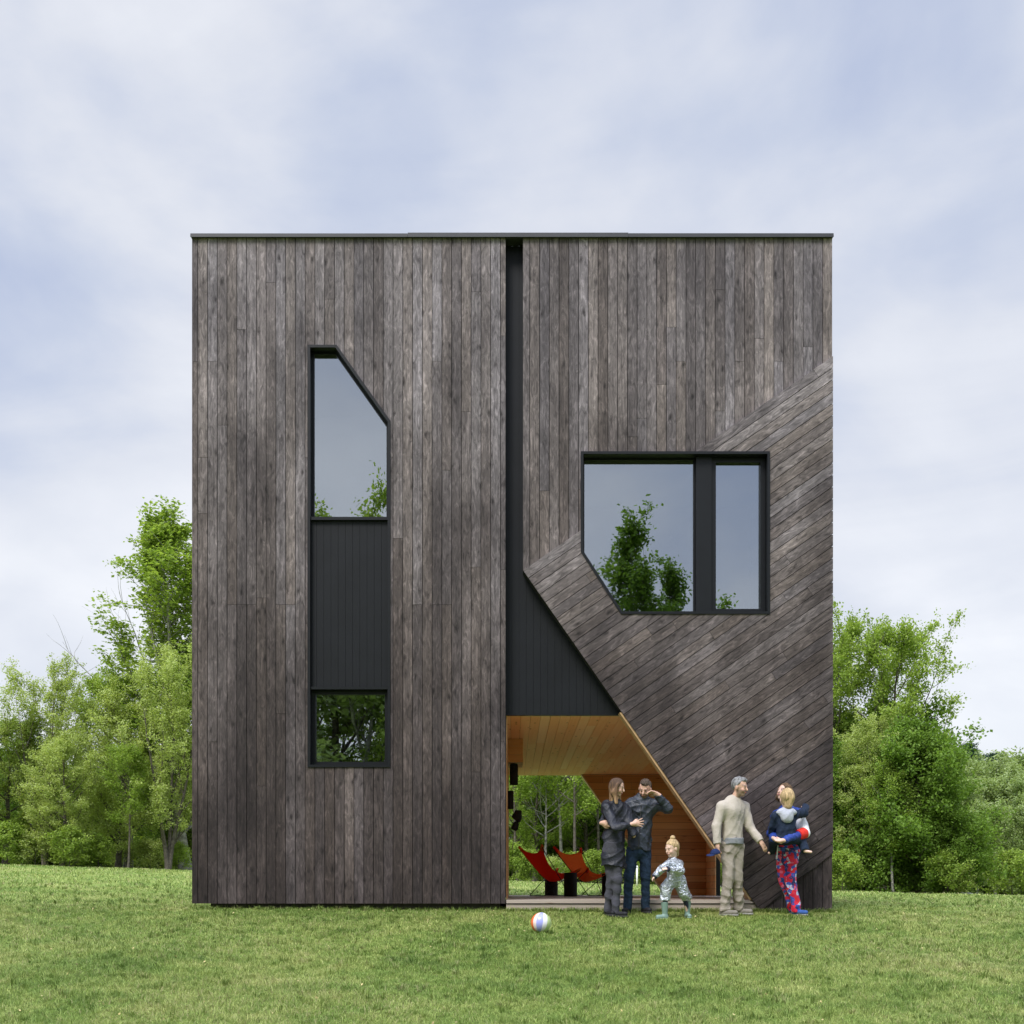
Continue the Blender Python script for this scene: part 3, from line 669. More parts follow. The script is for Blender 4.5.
# ================================================================== THINGS UNDER AND BEFORE THE HOUSE
def canvas(name, col):
    m = simple(name, col, .85, 0, .08, 40, .2, .003); nt = m.node_tree; p = [n for n in nt.nodes if n.type == 'BSDF_PRINCIPLED'][0]; out = [n for n in nt.nodes if n.type == 'OUTPUT_MATERIAL'][0]
    t = N(nt, 'BsdfTranslucent'); t.inputs[0].default_value = (*col, 1); x = N(nt, 'MixShader'); x.inputs[0].default_value = .45
    L(nt, p.outputs[0], x.inputs[1]); L(nt, t.outputs[0], x.inputs[2]); L(nt, x.outputs[0], out.inputs[0]); return m
M['red'] = canvas('red_canvas', (.97, .075, .02)); M['orange'] = canvas('orange_canvas', (.98, .26, .05))
M['rod'] = simple('black_steel_rod', (.015, .015, .016), .4, .5, .05, 10, 0)
M['blackwood'] = simple('black_charred_log', (.008, .008, .009), .8, 0, .2, 12, .6, .01)
M['cord'] = simple('pale_cord', (.5, .48, .44), .8)
M['white'] = simple('white_paint', (.78, .78, .76), .5, 0, .05, 8, .1)
M['rock'] = simple('pale_rock', (.42, .41, .38), .9, 0, .2, 5, .8, .05)

def butterfly_chair(label, px, Y, phi, cloth, c2):
    x = (px-512)/F*(14+Y)
    root = empty('butterfly_chair', (x, Y, ZD), phi)
    tag(root, label, 'chair', 'sling chairs on the deck')
    nS, nT = 22, 20; mb = MB()
    cl = [(-.36, .80), (-.26, .60), (-.13, .40), (.02, .285), (.17, .29), (.31, .36)]
    ed = [(-.44, .93), (-.30, .70), (-.13, .52), (.06, .43), (.24, .44), (.46, .52)]
    def ip(tab, s):
        q = s*(len(tab)-1); i = min(int(q), len(tab)-2); f = q-i
        p0 = tab[max(i-1, 0)]; p1 = tab[i]; p2 = tab[i+1]; p3 = tab[min(i+2, len(tab)-1)]
        return [.5*((2*b)+(-a+c)*f+(2*a-5*b+4*c-d)*f*f+(-a+3*b-3*c+d)*f**3) for a, b, c, d in zip(p0, p1, p2, p3)]
    g = []
    for i in range(nS+1):
        s = i/nS; c = ip(cl, s); e = ip(ed, s); W = .37 - .12*math.sin(math.pi*s)
        for j in range(nT+1):
            t = j/nT*2-1; k = abs(t)**2.2
            g.append((c[0]*(1-k)+e[0]*k, t*W, c[1]*(1-k)+e[1]*k + .004*math.sin(9*s+5*t)))
    top = g; bot = [(p[0], p[1], p[2]-.006) for p in g]; n = len(g)
    fs = []
    for i in range(nS):
        for j in range(nT):
            a = i*(nT+1)+j; q = (a, a+1, a+nT+2, a+nT+1); fs.append(q); fs.append(tuple(v+n for v in q[::-1]))
    for i in range(nS):
        for j in (0, nT):
            a = i*(nT+1)+j; b = a+nT+1; fs.append((a, b, b+n, a+n) if j else (b, a, a+n, b+n))
    for j in range(nT):
        for i in (0, nS):
            a = i*(nT+1)+j; fs.append((a, a+1, a+1+n, a+n))
    mb.add(top+bot, fs); sl_ = mb.build('sling', M[cloth], root, True)
    # pocket at each corner
    for (u, v) in ((0, 0), (0, nT), (nS, 0), (nS, nT)):
        p = Vector(g[u*(nT+1)+v]); q = Vector(g[(u + (2 if u == 0 else -2))*(nT+1)+v + (2 if v == 0 else -2)])
        mb = MB(); mb.tube([p+(p-q).normalized()*.015+Vector((0,0,-.004)), p.lerp(q, .6)+Vector((0,0,-.004))], [.02, .034], 8); mb.build('corner_pocket', M[c2], sl_, True)
    B = lambda s: Vector((-.445, s*.375, .925)); Fp = lambda s: Vector((.465, s*.375, .515))
    for s in (-1, 1):
        G1 = Vector((.30, s*.20, .009)); G1b = Vector((.30, -s*.20, .009))
        mb = MB(); mb.tube([B(s), B(s)+Vector((.04, -.01*s, -.07)), Vector((.06, s*.26, .33)), G1+Vector((-.02, 0, .03)), G1], .0075, 8); mb.build('leg', M['rod'], root, True)
        G2 = Vector((-.28, s*.24, .009))
        mb = MB(); mb.tube([Fp(s), Fp(s)+Vector((-.05, -.01*s, -.05)), Vector((.02, s*.30, .25)), G2+Vector((.02, 0, .03)), G2], .0075, 8); mb.build('leg', M['rod'], root, True)
    mb = MB(); mb.tube([(.30, -.20, .009), (.30, .20, .009)], .0075, 8); mb.build('floor_rod', M['rod'], root, True)
    mb = MB(); mb.tube([(-.28, -.24, .009), (-.28, .24, .009)], .0075, 8); mb.build('floor_rod', M['rod'], root, True)
    return root
butterfly_chair('red canvas sling chair seen from its back, left of the orange one', 549.5, 6.05, R(34), 'red', 'orange')
butterfly_chair('orange canvas sling chair with open seat turned to the lawn', 584, 6.3, R(-48), 'orange', 'red')

def stool(label, px, Y, r, h, seed):
    x = (px-512)/F*(14+Y); root = empty('stump_table', (x, Y, ZD)); tag(root, label, 'side table', 'black stump tables on the deck')
    prof = [(0, 0), (r*.97, 0), (r, .012), (r*1.01, h*.5), (r*.99, h-.014), (r*.96, h-.003), (r*.93, h)]
    mb = MB(); mb.lathe(prof, 20); mb.build('body', M['blackwood'], root, True)
    mb = MB(); mb.lathe([(r*.93, h-.001), (r*.6, h+.001), (0, h+.001)], 20); mb.build('top', M['blackwood'], root)
stool('black cylindrical stump table half hidden behind the red chair seat', 551.3, 6.85, .128, .42, 1)
stool('black cylindrical stump table standing between the two sling chairs', 570.5, 5.35, .120, .43, 2)
stool('black stump table beside the legs of the long haired woman', 607.5, 6.3, .11, .42, 3)

# hanging ornament of black cylinders
hx = (514-512)/F*16.62; hy = 2.62
orn = empty('hanging_ornament', (0, 0, 0)); tag(orn, 'black hanging ornament of stacked cylinders on a pale cord in the tunnel', 'ornament')
def oz(py): return CAMZ + (HZ-py)/F*(14+hy)
def oxp(px): return (px-512)/F*(14+hy)
mb = MB(); mb.tube([(hx, hy, 2.18), (hx, hy, oz(785)), (oxp(511), hy, oz(791)), (oxp(513), hy, oz(809)), (oxp(516), hy, oz(822)), (oxp(514), hy, oz(832)), (oxp(512.5), hy, oz(850))], .006, 6); mb.build('cord', M['cord'], orn, True)
for (px, pa, pb, r_) in ((513.9, 764, 785, .064), (510.4, 791, 809, .05)):
    mb = MB(); z0, z1 = oz(pb), oz(pa); X = oxp(px)
    mb.lathe([(0, z0), (r_*.9, z0), (r_, z0+.01), (r_*1.02, (z0+z1)/2), (r_, z1-.01), (r_*.9, z1), (0, z1)], 20, (X, hy, 0)); mb.build('cylinder', M['blackwood'], orn, True)
mb = MB(); mb.lathe([(0, oz(809)), (.03, oz(808.6)), (.032, oz(808)), (0.0, oz(807.9))], 10, (oxp(507.5), hy, 0)); 
def lump(cx, cz, rx, rz, seed):
    mb = MB(); rnd = random.Random(seed); prof = [(max(.0, rx*math.sin(a)*(1+.12*math.sin(5*a+seed))), -rz*math.cos(a)) for a in np.linspace(0, math.pi, 12)]
    mb.lathe(prof, 14, (cx, hy, cz)); mb.v = [(x+.012*math.sin(40*z+seed), y+.012*math.sin(33*x), z+.008*math.sin(50*x)) for x, y, z in mb.v]
    mb.build('knob', M['blackwood'], orn, True)
lump(oxp(517.5), oz(816), .075, .10, 1); lump(oxp(515.3), oz(826.5), .055, .075, 2)

# beach ball
m, nt, out = mat('ball_vinyl')
p = N(nt, 'BsdfPrincipled'); p.inputs['Roughness'].default_value = .28
tc = N(nt, 'TexCoord'); s_ = N(nt, 'SeparateXYZ'); L(nt, tc.outputs['Object'], s_.inputs[0])
an = mth(nt, 'DIVIDE', mth(nt, 'ADD', mth(nt, 'ARCTAN2', s_.outputs[1], s_.outputs[0]), math.pi), 2*math.pi)
c = ramp(nt, an, [(0, (.80, .16, .05)), (.105, (.82, .66, .62)), (.165, (.36, .38, .80)), (.27, (.82, .80, .84)), (.345, (.48, .60, .26)), (.46, (.80, .84, .70)), (.60, (.80, .60, .15)), (.75, (.8, .8, .8)), (.88, (.75, .12, .06))], 'CONSTANT')
L(nt, c, p.inputs['Base Color']); L(nt, p.outputs[0], out.inputs[0])
by = -2.35; br_ = .113; bx = (541-512)/F*(14+by)
mb = MB(); mb.lathe([(br_*math.sin(a), -br_*math.cos(a)) for a in np.linspace(0.001, math.pi-.001, 24)], 40)
ball = mb.build('beach_ball', m, None, True); ball.location = (bx, by, tz(bx, by)+br_+.004); ball.rotation_euler = (R(-10), R(8), R(0))
tag(ball, 'small inflatable ball with orange, lavender, white and green panels on the grass', 'ball')

# marker post and rock
Yp = 26; X = (637-512)/F*(14+Yp); z = tz(X, Yp)
mp_ = empty('marker_post', (X, Yp, z-.05)); tag(mp_, 'thin white marker post on the far lawn behind the couple', 'post')
mb = MB(); mb.tube([(0, 0, 0), (0, 0, .78)], .035, 8); mb.build('shaft', M['white'], mp_, True)
mb = MB(); mb.lathe([(.045, .78), (.045, .82), (.02, .85), (0, .855)], 10); mb.build('cap', M['white'], mp_, True)
def rock(px, Y, sx_, sy_, sz_, seed, label):
    X = (px-512)/F*(14+Y); mb = MB(); n = 14; rnd = random.Random(seed)
    prof = [(math.sin(a), -math.cos(a)) for a in np.linspace(0.01, math.pi-.01, 9)]; mb.lathe(prof, n)
    mb.v = [((x*(1+.18*math.sin(3*y+seed)+.1*math.sin(7*z)))*sx_, y*sy_*(1+.12*math.sin(5*x)), z*sz_*(1+.2*math.sin(4*x+seed))) for x, y, z in mb.v]
    o = mb.build('rock', M['rock'], None); o.location = (X, Y, tz(X, Y)+sz_*.3); tag(o, label, 'rock')
rock(957, 27, .33, .3, .17, 1, 'larger pale rock at the lawn edge below the vine covered tree')
rock(968, 27.4, .22, .2, .12, 4, 'smaller pale rock at the far right lawn edge')

# ================================================================== TREES
def leafmat(name, cols, trans=.45):
    m, nt, out = mat(name)
    a = N(nt, 'Attribute', attribute_name='lf'); s = N(nt, 'SeparateColor'); L(nt, a.outputs['Color'], s.inputs[0])
    oi = N(nt, 'ObjectInfo')
    f = mth(nt, 'ADD', mth(nt, 'MULTIPLY', s.outputs[0], .55), mth(nt, 'ADD', mth(nt, 'MULTIPLY', s.outputs[1], .3), mth(nt, 'MULTIPLY', oi.outputs['Random'], .15)))
    c = ramp(nt, f, [(.15, cols[0]), (.5, cols[1]), (.85, cols[2])])
    d = N(nt, 'BsdfPrincipled'); d.inputs['Roughness'].default_value = .6; d.inputs['Specular IOR Level'].default_value = .12; L(nt, c, d.inputs['Base Color'])
    t = N(nt, 'BsdfTranslucent'); L(nt, mixc(nt, 1, c, (1.1, 1.1, .6), 'MULTIPLY'), t.inputs[0])
    x = N(nt, 'MixShader'); x.inputs[0].default_value = trans; L(nt, d.outputs[0], x.inputs[1]); L(nt, t.outputs[0], x.inputs[2]); L(nt, x.outputs[0], out.inputs[0])
    return m
M['leaf_green'] = leafmat('leaf_fresh_green', [(.17, .26, .045), (.27, .38, .07), (.39, .50, .12)])
M['leaf_yellow'] = leafmat('leaf_yellow_green', [(.30, .37, .10), (.44, .53, .17), (.58, .65, .28)])
M['leaf_dark'] = leafmat('leaf_deep_green', [(.085, .15, .026), (.14, .24, .038), (.22, .34, .065)])
M['leaf_pine'] = leafmat('needle_green', [(.02, .05, .03), (.035, .075, .04), (.06, .11, .05)], .1)
M['leaf_far'] = leafmat('leaf_soft_green', [(.19, .27, .09), (.29, .38, .14), (.42, .50, .25)])
M['bark'] = simple('grey_brown_bark', (.10, .085, .07), .9, 0, .3, 9, .8, .03)
M['bark_pale'] = simple('pale_grey_bark', (.26, .25, .23), .85, 0, .35, 6, .6, .02)

class Br:
    """collects tapered tubes quickly"""
    def __init__(s): s.v = []; s.f = []; s.n = 0
    def tube(s, P, r, n):
        P = np.asarray(P); k = len(P); d = np.gradient(P, axis=0); d /= np.linalg.norm(d, axis=1)[:, None]+1e-9
        a = np.cross(d, [.3, .2, 1.]); a /= np.linalg.norm(a, axis=1)[:, None]+1e-9; b = np.cross(d, a)
        t = np.arange(n)*2*np.pi/n
        V = P[:, None]+(a[:, None]*np.cos(t)[None, :, None]+b[:, None]*np.sin(t)[None, :, None])*np.asarray(r)[:, None, None]
        s.v.append(V.reshape(-1, 3)); i = np.arange(k-1)[:, None]*n; j = np.arange(n)[None]
        q = np.stack([i+j, i+(j+1) % n, i+(j+1) % n+n, i+j+n], -1).reshape(-1, 4)+s.n; s.f.append(q); s.n += k*n
def curve(p, d, Lh, k, up, wob, rg):
    out = [np.array(p)]; d = np.array(d, float)
    for i in range(k):
        d = d + np.array([0, 0, up]) + rg.normal(0, wob, 3); d /= np.linalg.norm(d)
        out.append(out[-1]+d*Lh/k)
    return np.array(out)
PROF = {
 'poplar': lambda h: .30+.70*math.sin(math.pi*min(1, .22+h*.78))**.8 if h < .98 else .2,
 'vase': lambda h: .55+.45*math.sin(math.pi*(.1+.75*h)),
 'round': lambda h: max(.2, math.sin(math.pi*(.12+.82*h))**.7),
 'dome': lambda h: max(.12, (1-h**2.2)),
 'bare': lambda h: .4+.6*math.sin(math.pi*(.2+.7*h)),
}
def tree_mesh(name, seed, H, Rc, base, style, leaf, bark, nl=18, ns=7, nt_=4, per=14, lsz=.15, up0=.75, upc=.08, tr=.02, spread=.22, gap=.0, stems=1):
    rg = np.random.default_rng(seed); br = Br(); LP = []; prof = PROF[style]
    for st in range(stems):
        a0 = rg.random()*6.28; lean = (.0 if stems == 1 else .16)
        d0 = np.array([math.cos(a0)*lean, math.sin(a0)*lean, 1.])
        tk = curve((0, 0, -.2), d0, H*(.93 if st == 0 else .8), 12, .03, .035, rg); R0 = H*tr/(stems**.4)
        tr_r = R0*(1-np.linspace(0, 1, 13)*.93); tr_r[0] *= 1.35; br.tube(tk, tr_r, 8)
        az = rg.random()*6.28
        n_l = max(4, nl//stems)
        for i in range(n_l):
            h = (i+.5+rg.uniform(-.3, .3))/n_l; hh = base+(1-base)*h*.96; az += 2.4+rg.normal(0, .35)
            q = hh*12*.98; k = min(int(q), 11); p = tk[k]*(1-q+k)+tk[k+1]*(q-k)
            Ll = Rc*prof(h)*rg.uniform(.72, 1.15)
            el = up0*(.55+.6*h)+rg.normal(0, .08)
            d = (math.cos(az)*math.cos(el), math.sin(az)*math.cos(el), math.sin(el))
            lim = curve(p, d, Ll, 7, upc, .07, rg); r0 = max(.012, R0*.42*(1-h*.75)); rr = r0*(1-np.linspace(0, 1, 8)*.88)
            br.tube(lim, rr, 5)
            for j in range(ns):
                f = .22+.78*(j+rg.random())/ns; q = f*7*.999; k = int(q); p2 = lim[k]*(1-q+k)+lim[k+1]*(q-k)
                dd = lim[k+1]-lim[k]; dd = dd/np.linalg.norm(dd)+rg.normal(0, .62, 3)+np.array([0, 0, .15]); dd /= np.linalg.norm(dd)
                L2 = Ll*(.42-.18*f)*rg.uniform(.7, 1.25)+.25
                b2 = curve(p2, dd, L2, 4, upc, .10, rg); br.tube(b2, max(.006, r0*.28)*(1-np.linspace(0, 1, 5)*.8), 4)
                if rg.random() < gap: continue
                tone = rg.random()
                for t in range(nt_):
                    f3_ = .25+.75*(t+rg.random())/nt_; q = f3_*4*.999; k = int(q); p3 = b2[k]*(1-q+k)+b2[k+1]*(q-k)
                    d3 = rg.normal(0, 1, 3)*.6+dd+np.array([0, 0, .25]); d3 /= np.linalg.norm(d3); l3 = rg.uniform(.2, .55)*(.6+Rc*.13)
                    if per: br.tube(np.array([p3, p3+d3*l3]), [.005, .003], 3)
                    m = int(per*rg.uniform(.6, 1.4))
                    if m:
                        u = rg.random(m)[:, None]; pts = p3+d3*l3*u+rg.normal(0, spread, (m, 3))*np.array([1, 1, .6])
                        LP.append(np.concatenate([pts, np.full((m, 1), tone)], 1))
    tv = np.concatenate(br.v); tf = np.concatenate(br.f)
    tm = np_mesh(name+'_trunk', tv, tf); tm.materials.append(bark)
    tm.shade_smooth(); cm = None
    if LP:
        Lp = np.concatenate(LP); Lp = Lp[Lp[:, 2] > .12]; n = len(Lp); P = Lp[:, :3]
        nm = rg.normal(0, 1, (n, 3)); nm[:, 2] = np.abs(nm[:, 2])+.5; nm /= np.linalg.norm(nm, axis=1)[:, None]
        a = np.cross(nm, rg.normal(0, 1, (n, 3))); a /= np.linalg.norm(a, axis=1)[:, None]; b = np.cross(nm, a)
        s = (lsz*rg.uniform(.6, 1.3, n))[:, None]
        V = np.stack([P-a*s*.5, P+b*s*.32+nm*s*.06, P+a*s*.5, P-b*s*.32+nm*s*.06], 1).reshape(-1, 3)
        i = (np.arange(n)*4)[:, None]; cm = np_mesh(name+'_crown', V, i+[[0, 1, 2, 3]])
        vattr(cm, 'lf', np.repeat(np.stack([rg.random(n), Lp[:, 3], rg.random(n)], 1), 4, 0)); cm.materials.append(leaf)
    if cm: H = float(np.percentile(P[:, 2], 99.7))
    return tm, cm, name, H
def pine_mesh(name, seed, H, Rc):
    rg = np.random.default_rng(seed); br = Br(); LP = []
    tk = curve((0, 0, -.2), (0, 0, 1), H, 10, .1, .01, rg); br.tube(tk, H*.014*(1-np.linspace(0, 1, 11)*.95), 7)
    for i in range(60):
        h = .25+.74*i/60; p = np.array([0, 0, H*h]); az = i*2.4; Ll = Rc*(1.05-h)*1.5*rg.uniform(.6, 1.2)
        d = (math.cos(az), math.sin(az), .05); b = curve(p, d, Ll, 4, .03, .05, rg); br.tube(b, .03*(1-np.linspace(0, 1, 5)*.8), 4)
        for k in range(1, 5): LP.append(np.concatenate([b[k]+rg.normal(0, .22, (38, 3))*np.array([1, 1, .35]), np.full((38, 1), rg.random())], 1))
    tm = np_mesh(name+'_trunk', np.concatenate(br.v), np.concatenate(br.f)); tm.materials.append(M['bark'])
    Lp = np.concatenate(LP); n = len(Lp); P = Lp[:, :3]; a = rg.normal(0, 1, (n, 3)); a /= np.linalg.norm(a, axis=1)[:, None]
    b = np.cross(a, rg.normal(0, 1, (n, 3))); b /= np.linalg.norm(b, axis=1)[:, None]
    V = np.stack([P-a*.14, P+b*.03, P+a*.14, P-b*.03], 1).reshape(-1, 3); i = (np.arange(n)*4)[:, None]
    cm = np_mesh(name+'_crown', V, i+[[0, 1, 2, 3]]); vattr(cm, 'lf', np.repeat(np.stack([rg.random(n), Lp[:, 3], rg.random(n)], 1), 4, 0)); cm.materials.append(M['leaf_pine'])
    return tm, cm, name, H
def plant(kind, px, Y, top_py=None, label='', group=None, cat='tree', rz=None, H=None, x=None, sx=1.0):
    tm, cm, name, H0 = kind
    X = (px-512)/F*(14+Y) if x is None else x
    z = tz(X, min(Y, 60)) if Y > -20 else tz(X, -20)
    if top_py is not None: H = CAMZ+(HZ-top_py)/F*(14+Y) - z
    s = H/H0
    root = empty(name, (X, Y, z), rz if rz is not None else random.uniform(0, 6.28)); root.scale = (s*sx, s*sx, s)
    tag(root, label, cat, group)
    link('trunk' if cat == 'tree' else 'stem', tm, None, root)
    if cm: link('crown' if cat == 'tree' else 'foliage', cm, None, root)
    return root
POP = tree_mesh('poplar_tree', 3, 18.5, 5.2, .12, 'poplar', M['leaf_green'], M['bark_pale'], nl=38, ns=10, nt_=5, per=22, lsz=.16, up0=1.05, upc=.22, spread=.14, gap=.12, tr=.012)
POPS = tree_mesh('poplar_tree', 33, 15.5, 3.0, .2, 'poplar', M['leaf_dark'], M['bark'], nl=26, ns=7, nt_=4, per=20, lsz=.15, up0=1.15, upc=.25, spread=.14, gap=.3, tr=.010)
ASH = tree_mesh('ash_tree', 5, 11, 4.2, .12, 'vase', M['leaf_yellow'], M['bark'], nl=24, ns=9, nt_=5, per=32, lsz=.12, up0=1.05, upc=.20, spread=.13, gap=.03, stems=3)
ASH2 = tree_mesh('ash_tree', 15, 9, 3.8, .10, 'round', M['leaf_yellow'], M['bark'], nl=24, ns=9, nt_=5, per=34, lsz=.12, up0=.7, upc=.10, spread=.16)
MAP = tree_mesh('maple_tree', 8, 11, 4.4, .18, 'round', M['leaf_green'], M['bark'], nl=22, ns=8, nt_=5, per=34, lsz=.14, up0=.7, upc=.07, spread=.17, gap=.14)
THIN = tree_mesh('slender_tree', 12, 11, 2.6, .35, 'round', M['leaf_green'], M['bark_pale'], nl=16, ns=7, nt_=4, per=20, lsz=.17, up0=.8, spread=.22, tr=.011)
THIN2 = tree_mesh('slender_tree', 13, 11, 2.8, .38, 'round', M['leaf_green'], M['bark'], nl=16, ns=7, nt_=4, per=24, lsz=.15, up0=.8, spread=.22, tr=.010)
DOME = tree_mesh('vine_covered_tree', 9, 6.6, 3.0, .02, 'dome', M['leaf_dark'], M['bark'], nl=44, ns=9, nt_=5, per=32, lsz=.13, up0=.35, upc=.02, spread=.2)
FAR = tree_mesh('woodland_tree', 10, 10, 3.6, .08, 'round', M['leaf_far'], M['bark_pale'], nl=20, ns=8, nt_=4, per=22, lsz=.22, up0=.7, spread=.26)
DARK = tree_mesh('dense_tree', 18, 8, 3.6, .05, 'round', M['leaf_dark'], M['bark'], nl=22, ns=8, nt_=5, per=22, lsz=.18, up0=.5, spread=.25)
SHR = tree_mesh('shrub', 20, 2.2, 1.3, .02, 'dome', M['leaf_green'], M['bark'], nl=14, ns=6, nt_=4, per=16, lsz=.12, up0=.6, spread=.13, tr=.015)
SHR2 = tree_mesh('shrub', 21, 2.0, 1.3, .02, 'dome', M['leaf_yellow'], M['bark'], nl=14, ns=6, nt_=4, per=14, lsz=.11, up0=.8, spread=.14, tr=.015)
BARE = tree_mesh('bare_tree', 30, 9, 3.6, .35, 'bare', None, M['bark_pale'], nl=16, ns=8, nt_=3, per=0, up0=.7, tr=.012)
PINE = pine_mesh('pine_tree', 4, 11, 2.4)
# ---- left side
gl_ = 'trees along the left lawn edge'
plant(POP, 186, 41, 522, 'tallest bright green poplar rising behind the left edge of the house', gl_, rz=1.0, sx=1.45)
plant(ASH, 45, 37, 662, 'yellow green ash with feathery upright twigs at the far left', gl_, rz=.4)
plant(ASH, 168, 35, 640, 'yellow green ash in front of the tall poplar', gl_, rz=2.9, sx=.9)
plant(ASH2, 118, 38, 690, 'rounded yellow green ash between the far left ash and the poplar', gl_, rz=.7)
plant(ASH2, 62, 34.5, 730, 'low spreading ash with dark gaps beneath at the left', gl_, rz=2.0)
plant(MAP, 5, 37, 712, 'green maple cut off by the left picture edge', gl_, rz=4)
plant(MAP, 128, 42, 668, 'green maple behind the rounded ash on the left', gl_, rz=1)
plant(ASH2, -40, 36, 700, 'ash standing just beyond the left picture edge', gl_, rz=1)
plant(BARE, 128, 43, 596, 'leafless pale grey tree beside the poplar', gl_, rz=.2, sx=1.4)
plant(THIN, 205, 40, 640, 'slender tree half hidden behind the left corner of the house', gl_, rz=2)
plant(THIN2, 128, 34, 745, 'thin stemmed tree with dark trunk near the left lawn edge', gl_, rz=3)
plant(DARK, 30, 46, 745, 'dark dense tree behind the left ashes', gl_)
plant(DARK, 95, 48, 760, 'dark dense tree in the shade behind the rounded ash', gl_)
plant(DARK, 160, 47, 750, 'dark dense tree behind the trunk of the poplar', gl_)
plant(DARK, 215, 46, 740, 'dark dense tree hidden mostly by the house', gl_)
plant(ASH, 240, 50, 690, 'ash tree behind the left block of the house', gl_)
for i, (px, Y, tp, k, lb) in enumerate((
        (8, 33.5, 822, SHR, 'green shrub at the foot of the cut off maple'), (35, 34, 830, SHR2, 'yellow green shrub below the far left ash'),
        (70, 33.5, 826, SHR, 'green shrub below the low spreading ash'), (98, 35, 836, SHR, 'dark green shrub below the rounded ash'),
        (150, 38, 838, SHR2, 'yellow green shrub beside the thin stemmed tree'), (178, 36, 842, SHR, 'green shrub next to the left house corner'), (124, 40, 840, SHR2, 'pale shrub between the trunks left of the house'))):
    plant(k, px, Y, tp, lb, 'shrubs along the left lawn edge', 'shrub')
# ---- behind the tunnel
gm = 'trees seen through the tunnel'
for px, Y, tp, k, lb in (
        (563, 40, 700, THIN, 'slender tree with pale trunk in the middle of the tunnel view'),
        (575, 37, 690, THIN2, 'slender tree with straight dark trunk right of the tunnel centre'),
        (518, 38, 720, THIN2, 'slender leaning tree beside the hanging ornament'),
        (600, 41, 700, THIN2, 'slender tree just left of the slanted timber wall'),
        (535, 43, 730, MAP, 'bushy green maple behind the red chair'),
        (590, 45, 730, MAP, 'bushy green maple behind the orange chair'),
        (555, 48, 720, ASH, 'yellow green ash deep in the tunnel view'),
        (520, 46, 740, DARK, 'dark dense tree at the left of the tunnel view'),
        (572, 50, 740, DARK, 'dark dense tree at the middle of the tunnel view'),
        (625, 46, 740, DARK, 'dark dense tree behind the couple'),
        (690, 44, 740, MAP, 'bushy maple hidden behind the slanted wall'),
        (730, 42, 760, ASH2, 'ash glimpsed past the foot of the slanted wall')):
    plant(k, px, Y, tp, lb, gm)
plant(BARE, 545, 39, 740, 'leafless pale tree with crossing limbs seen above the red chair', gm, rz=.5)
for px, Y, tp, k, lb in ((512, 36, 842, SHR, 'green shrub beneath the hanging ornament'), (530, 35.5, 850, SHR, 'green shrub behind the back of the red chair'),
        (550, 36, 856, SHR2, 'yellow green shrub between the sling chairs'), (572, 35.5, 852, SHR, 'green shrub behind the orange chair'),
        (594, 36, 850, SHR, 'green shrub left of the long haired woman'), (622, 36, 848, SHR2, 'yellow green shrub behind the long haired woman'),
        (655, 35, 850, SHR, 'green shrub beyond the white marker post'), (722, 34, 852, SHR, 'green shrub seen past the low wall end')):
    plant(k, px, Y, tp, lb, 'shrubs beyond the tunnel', 'shrub')
# ---- right side
gr_ = 'trees along the right lawn edge'
plant(MAP, 886, 31, 617, 'tallest bright maple right of the house', gr_, rz=2.2, sx=.78)
plant(MAP, 838, 33, 618, 'bright maple partly hidden by the right house corner', gr_, rz=.6, sx=.8)
plant(ASH, 862, 28, 712, 'pale green ash in front of the bright maples', gr_, rz=1.2, sx=.95)
plant(DOME, 915, 27, 722, 'dark vine covered tree with foliage down to the lawn', gr_, rz=1, sx=.85)
plant(DOME, 876, 29, 752, 'lower dark leafy tree left of the vine covered one', gr_, rz=3, sx=1.0)
plant(DOME, 942, 26, 800, 'lowest dark leafy tree right of the vine covered one', gr_, rz=2, sx=.95)
plant(DARK, 880, 33, 700, 'dense dark tree between the bright maple and the vine covered tree', gr_)
plant(THIN, 893, 26, 760, 'slender tree with pale forked trunk before the dark foliage', gr_, rz=2)
plant(DARK, 845, 34, 720, 'dense dark tree close behind the right house corner', gr_)
plant(DARK, 815, 30, 740, 'dense dark tree hidden mostly behind the right block', gr_)
plant(MAP, 800, 36, 650, 'maple hidden behind the right block of the house', gr_)
for px, Y, tp, k, lb in ((842, 25.5, 850, SHR, 'green shrub at the right corner of the house'), 
        (948, 25, 850, SHR, 'green shrub at the foot of the vine covered tree'), (958, 25, 862, SHR2, 'low pale shrub behind the rocks'),
         (1012, 31, 850, SHR, 'green shrub at the right picture edge')):
    plant(k, px, Y, tp, lb, 'shrubs along the right lawn edge', 'shrub')
# far woodland on the right: individual trees
fl = ['soft green woodland tree', 'pale woodland tree', 'rounded woodland tree']
k = 0
rr = random.Random(5)
for row, (Y, tp) in enumerate(((44, 800), (52, 775), (62, 760), (74, 752))):
    for px in range(905 + row*4, 1100, 24):
        k += 1
        plant(FAR, px + rr.uniform(-6, 6), Y+rr.uniform(-2, 2), tp+rr.uniform(-4, 16), 'soft green tree of the far woodland right of the vine covered tree',
              'woodland trees at the far right', rz=rr.uniform(0, 6))
plant(PINE, 968, 66, 742, 'dark pine crown rising above the far woodland', gr_)
plant(PINE, 992, 70, 752, 'lower dark pine at the far right above the woodland', gr_)
rr = random.Random(9)
# background rows behind the house and left
for row, (Y, tp) in enumerate(((56, 770), (64, 755))):
    for px in list(range(-60, 240, 34)) + list(range(480, 900, 30)):
        plant(FAR if rr.random() < .5 else DARK, px+rr.uniform(-8, 8), Y+rr.uniform(-2, 2), tp+rr.uniform(-6, 20),
              'dense woodland tree in the back rows behind the lawn', 'back row woodland trees', rz=rr.uniform(0, 6))
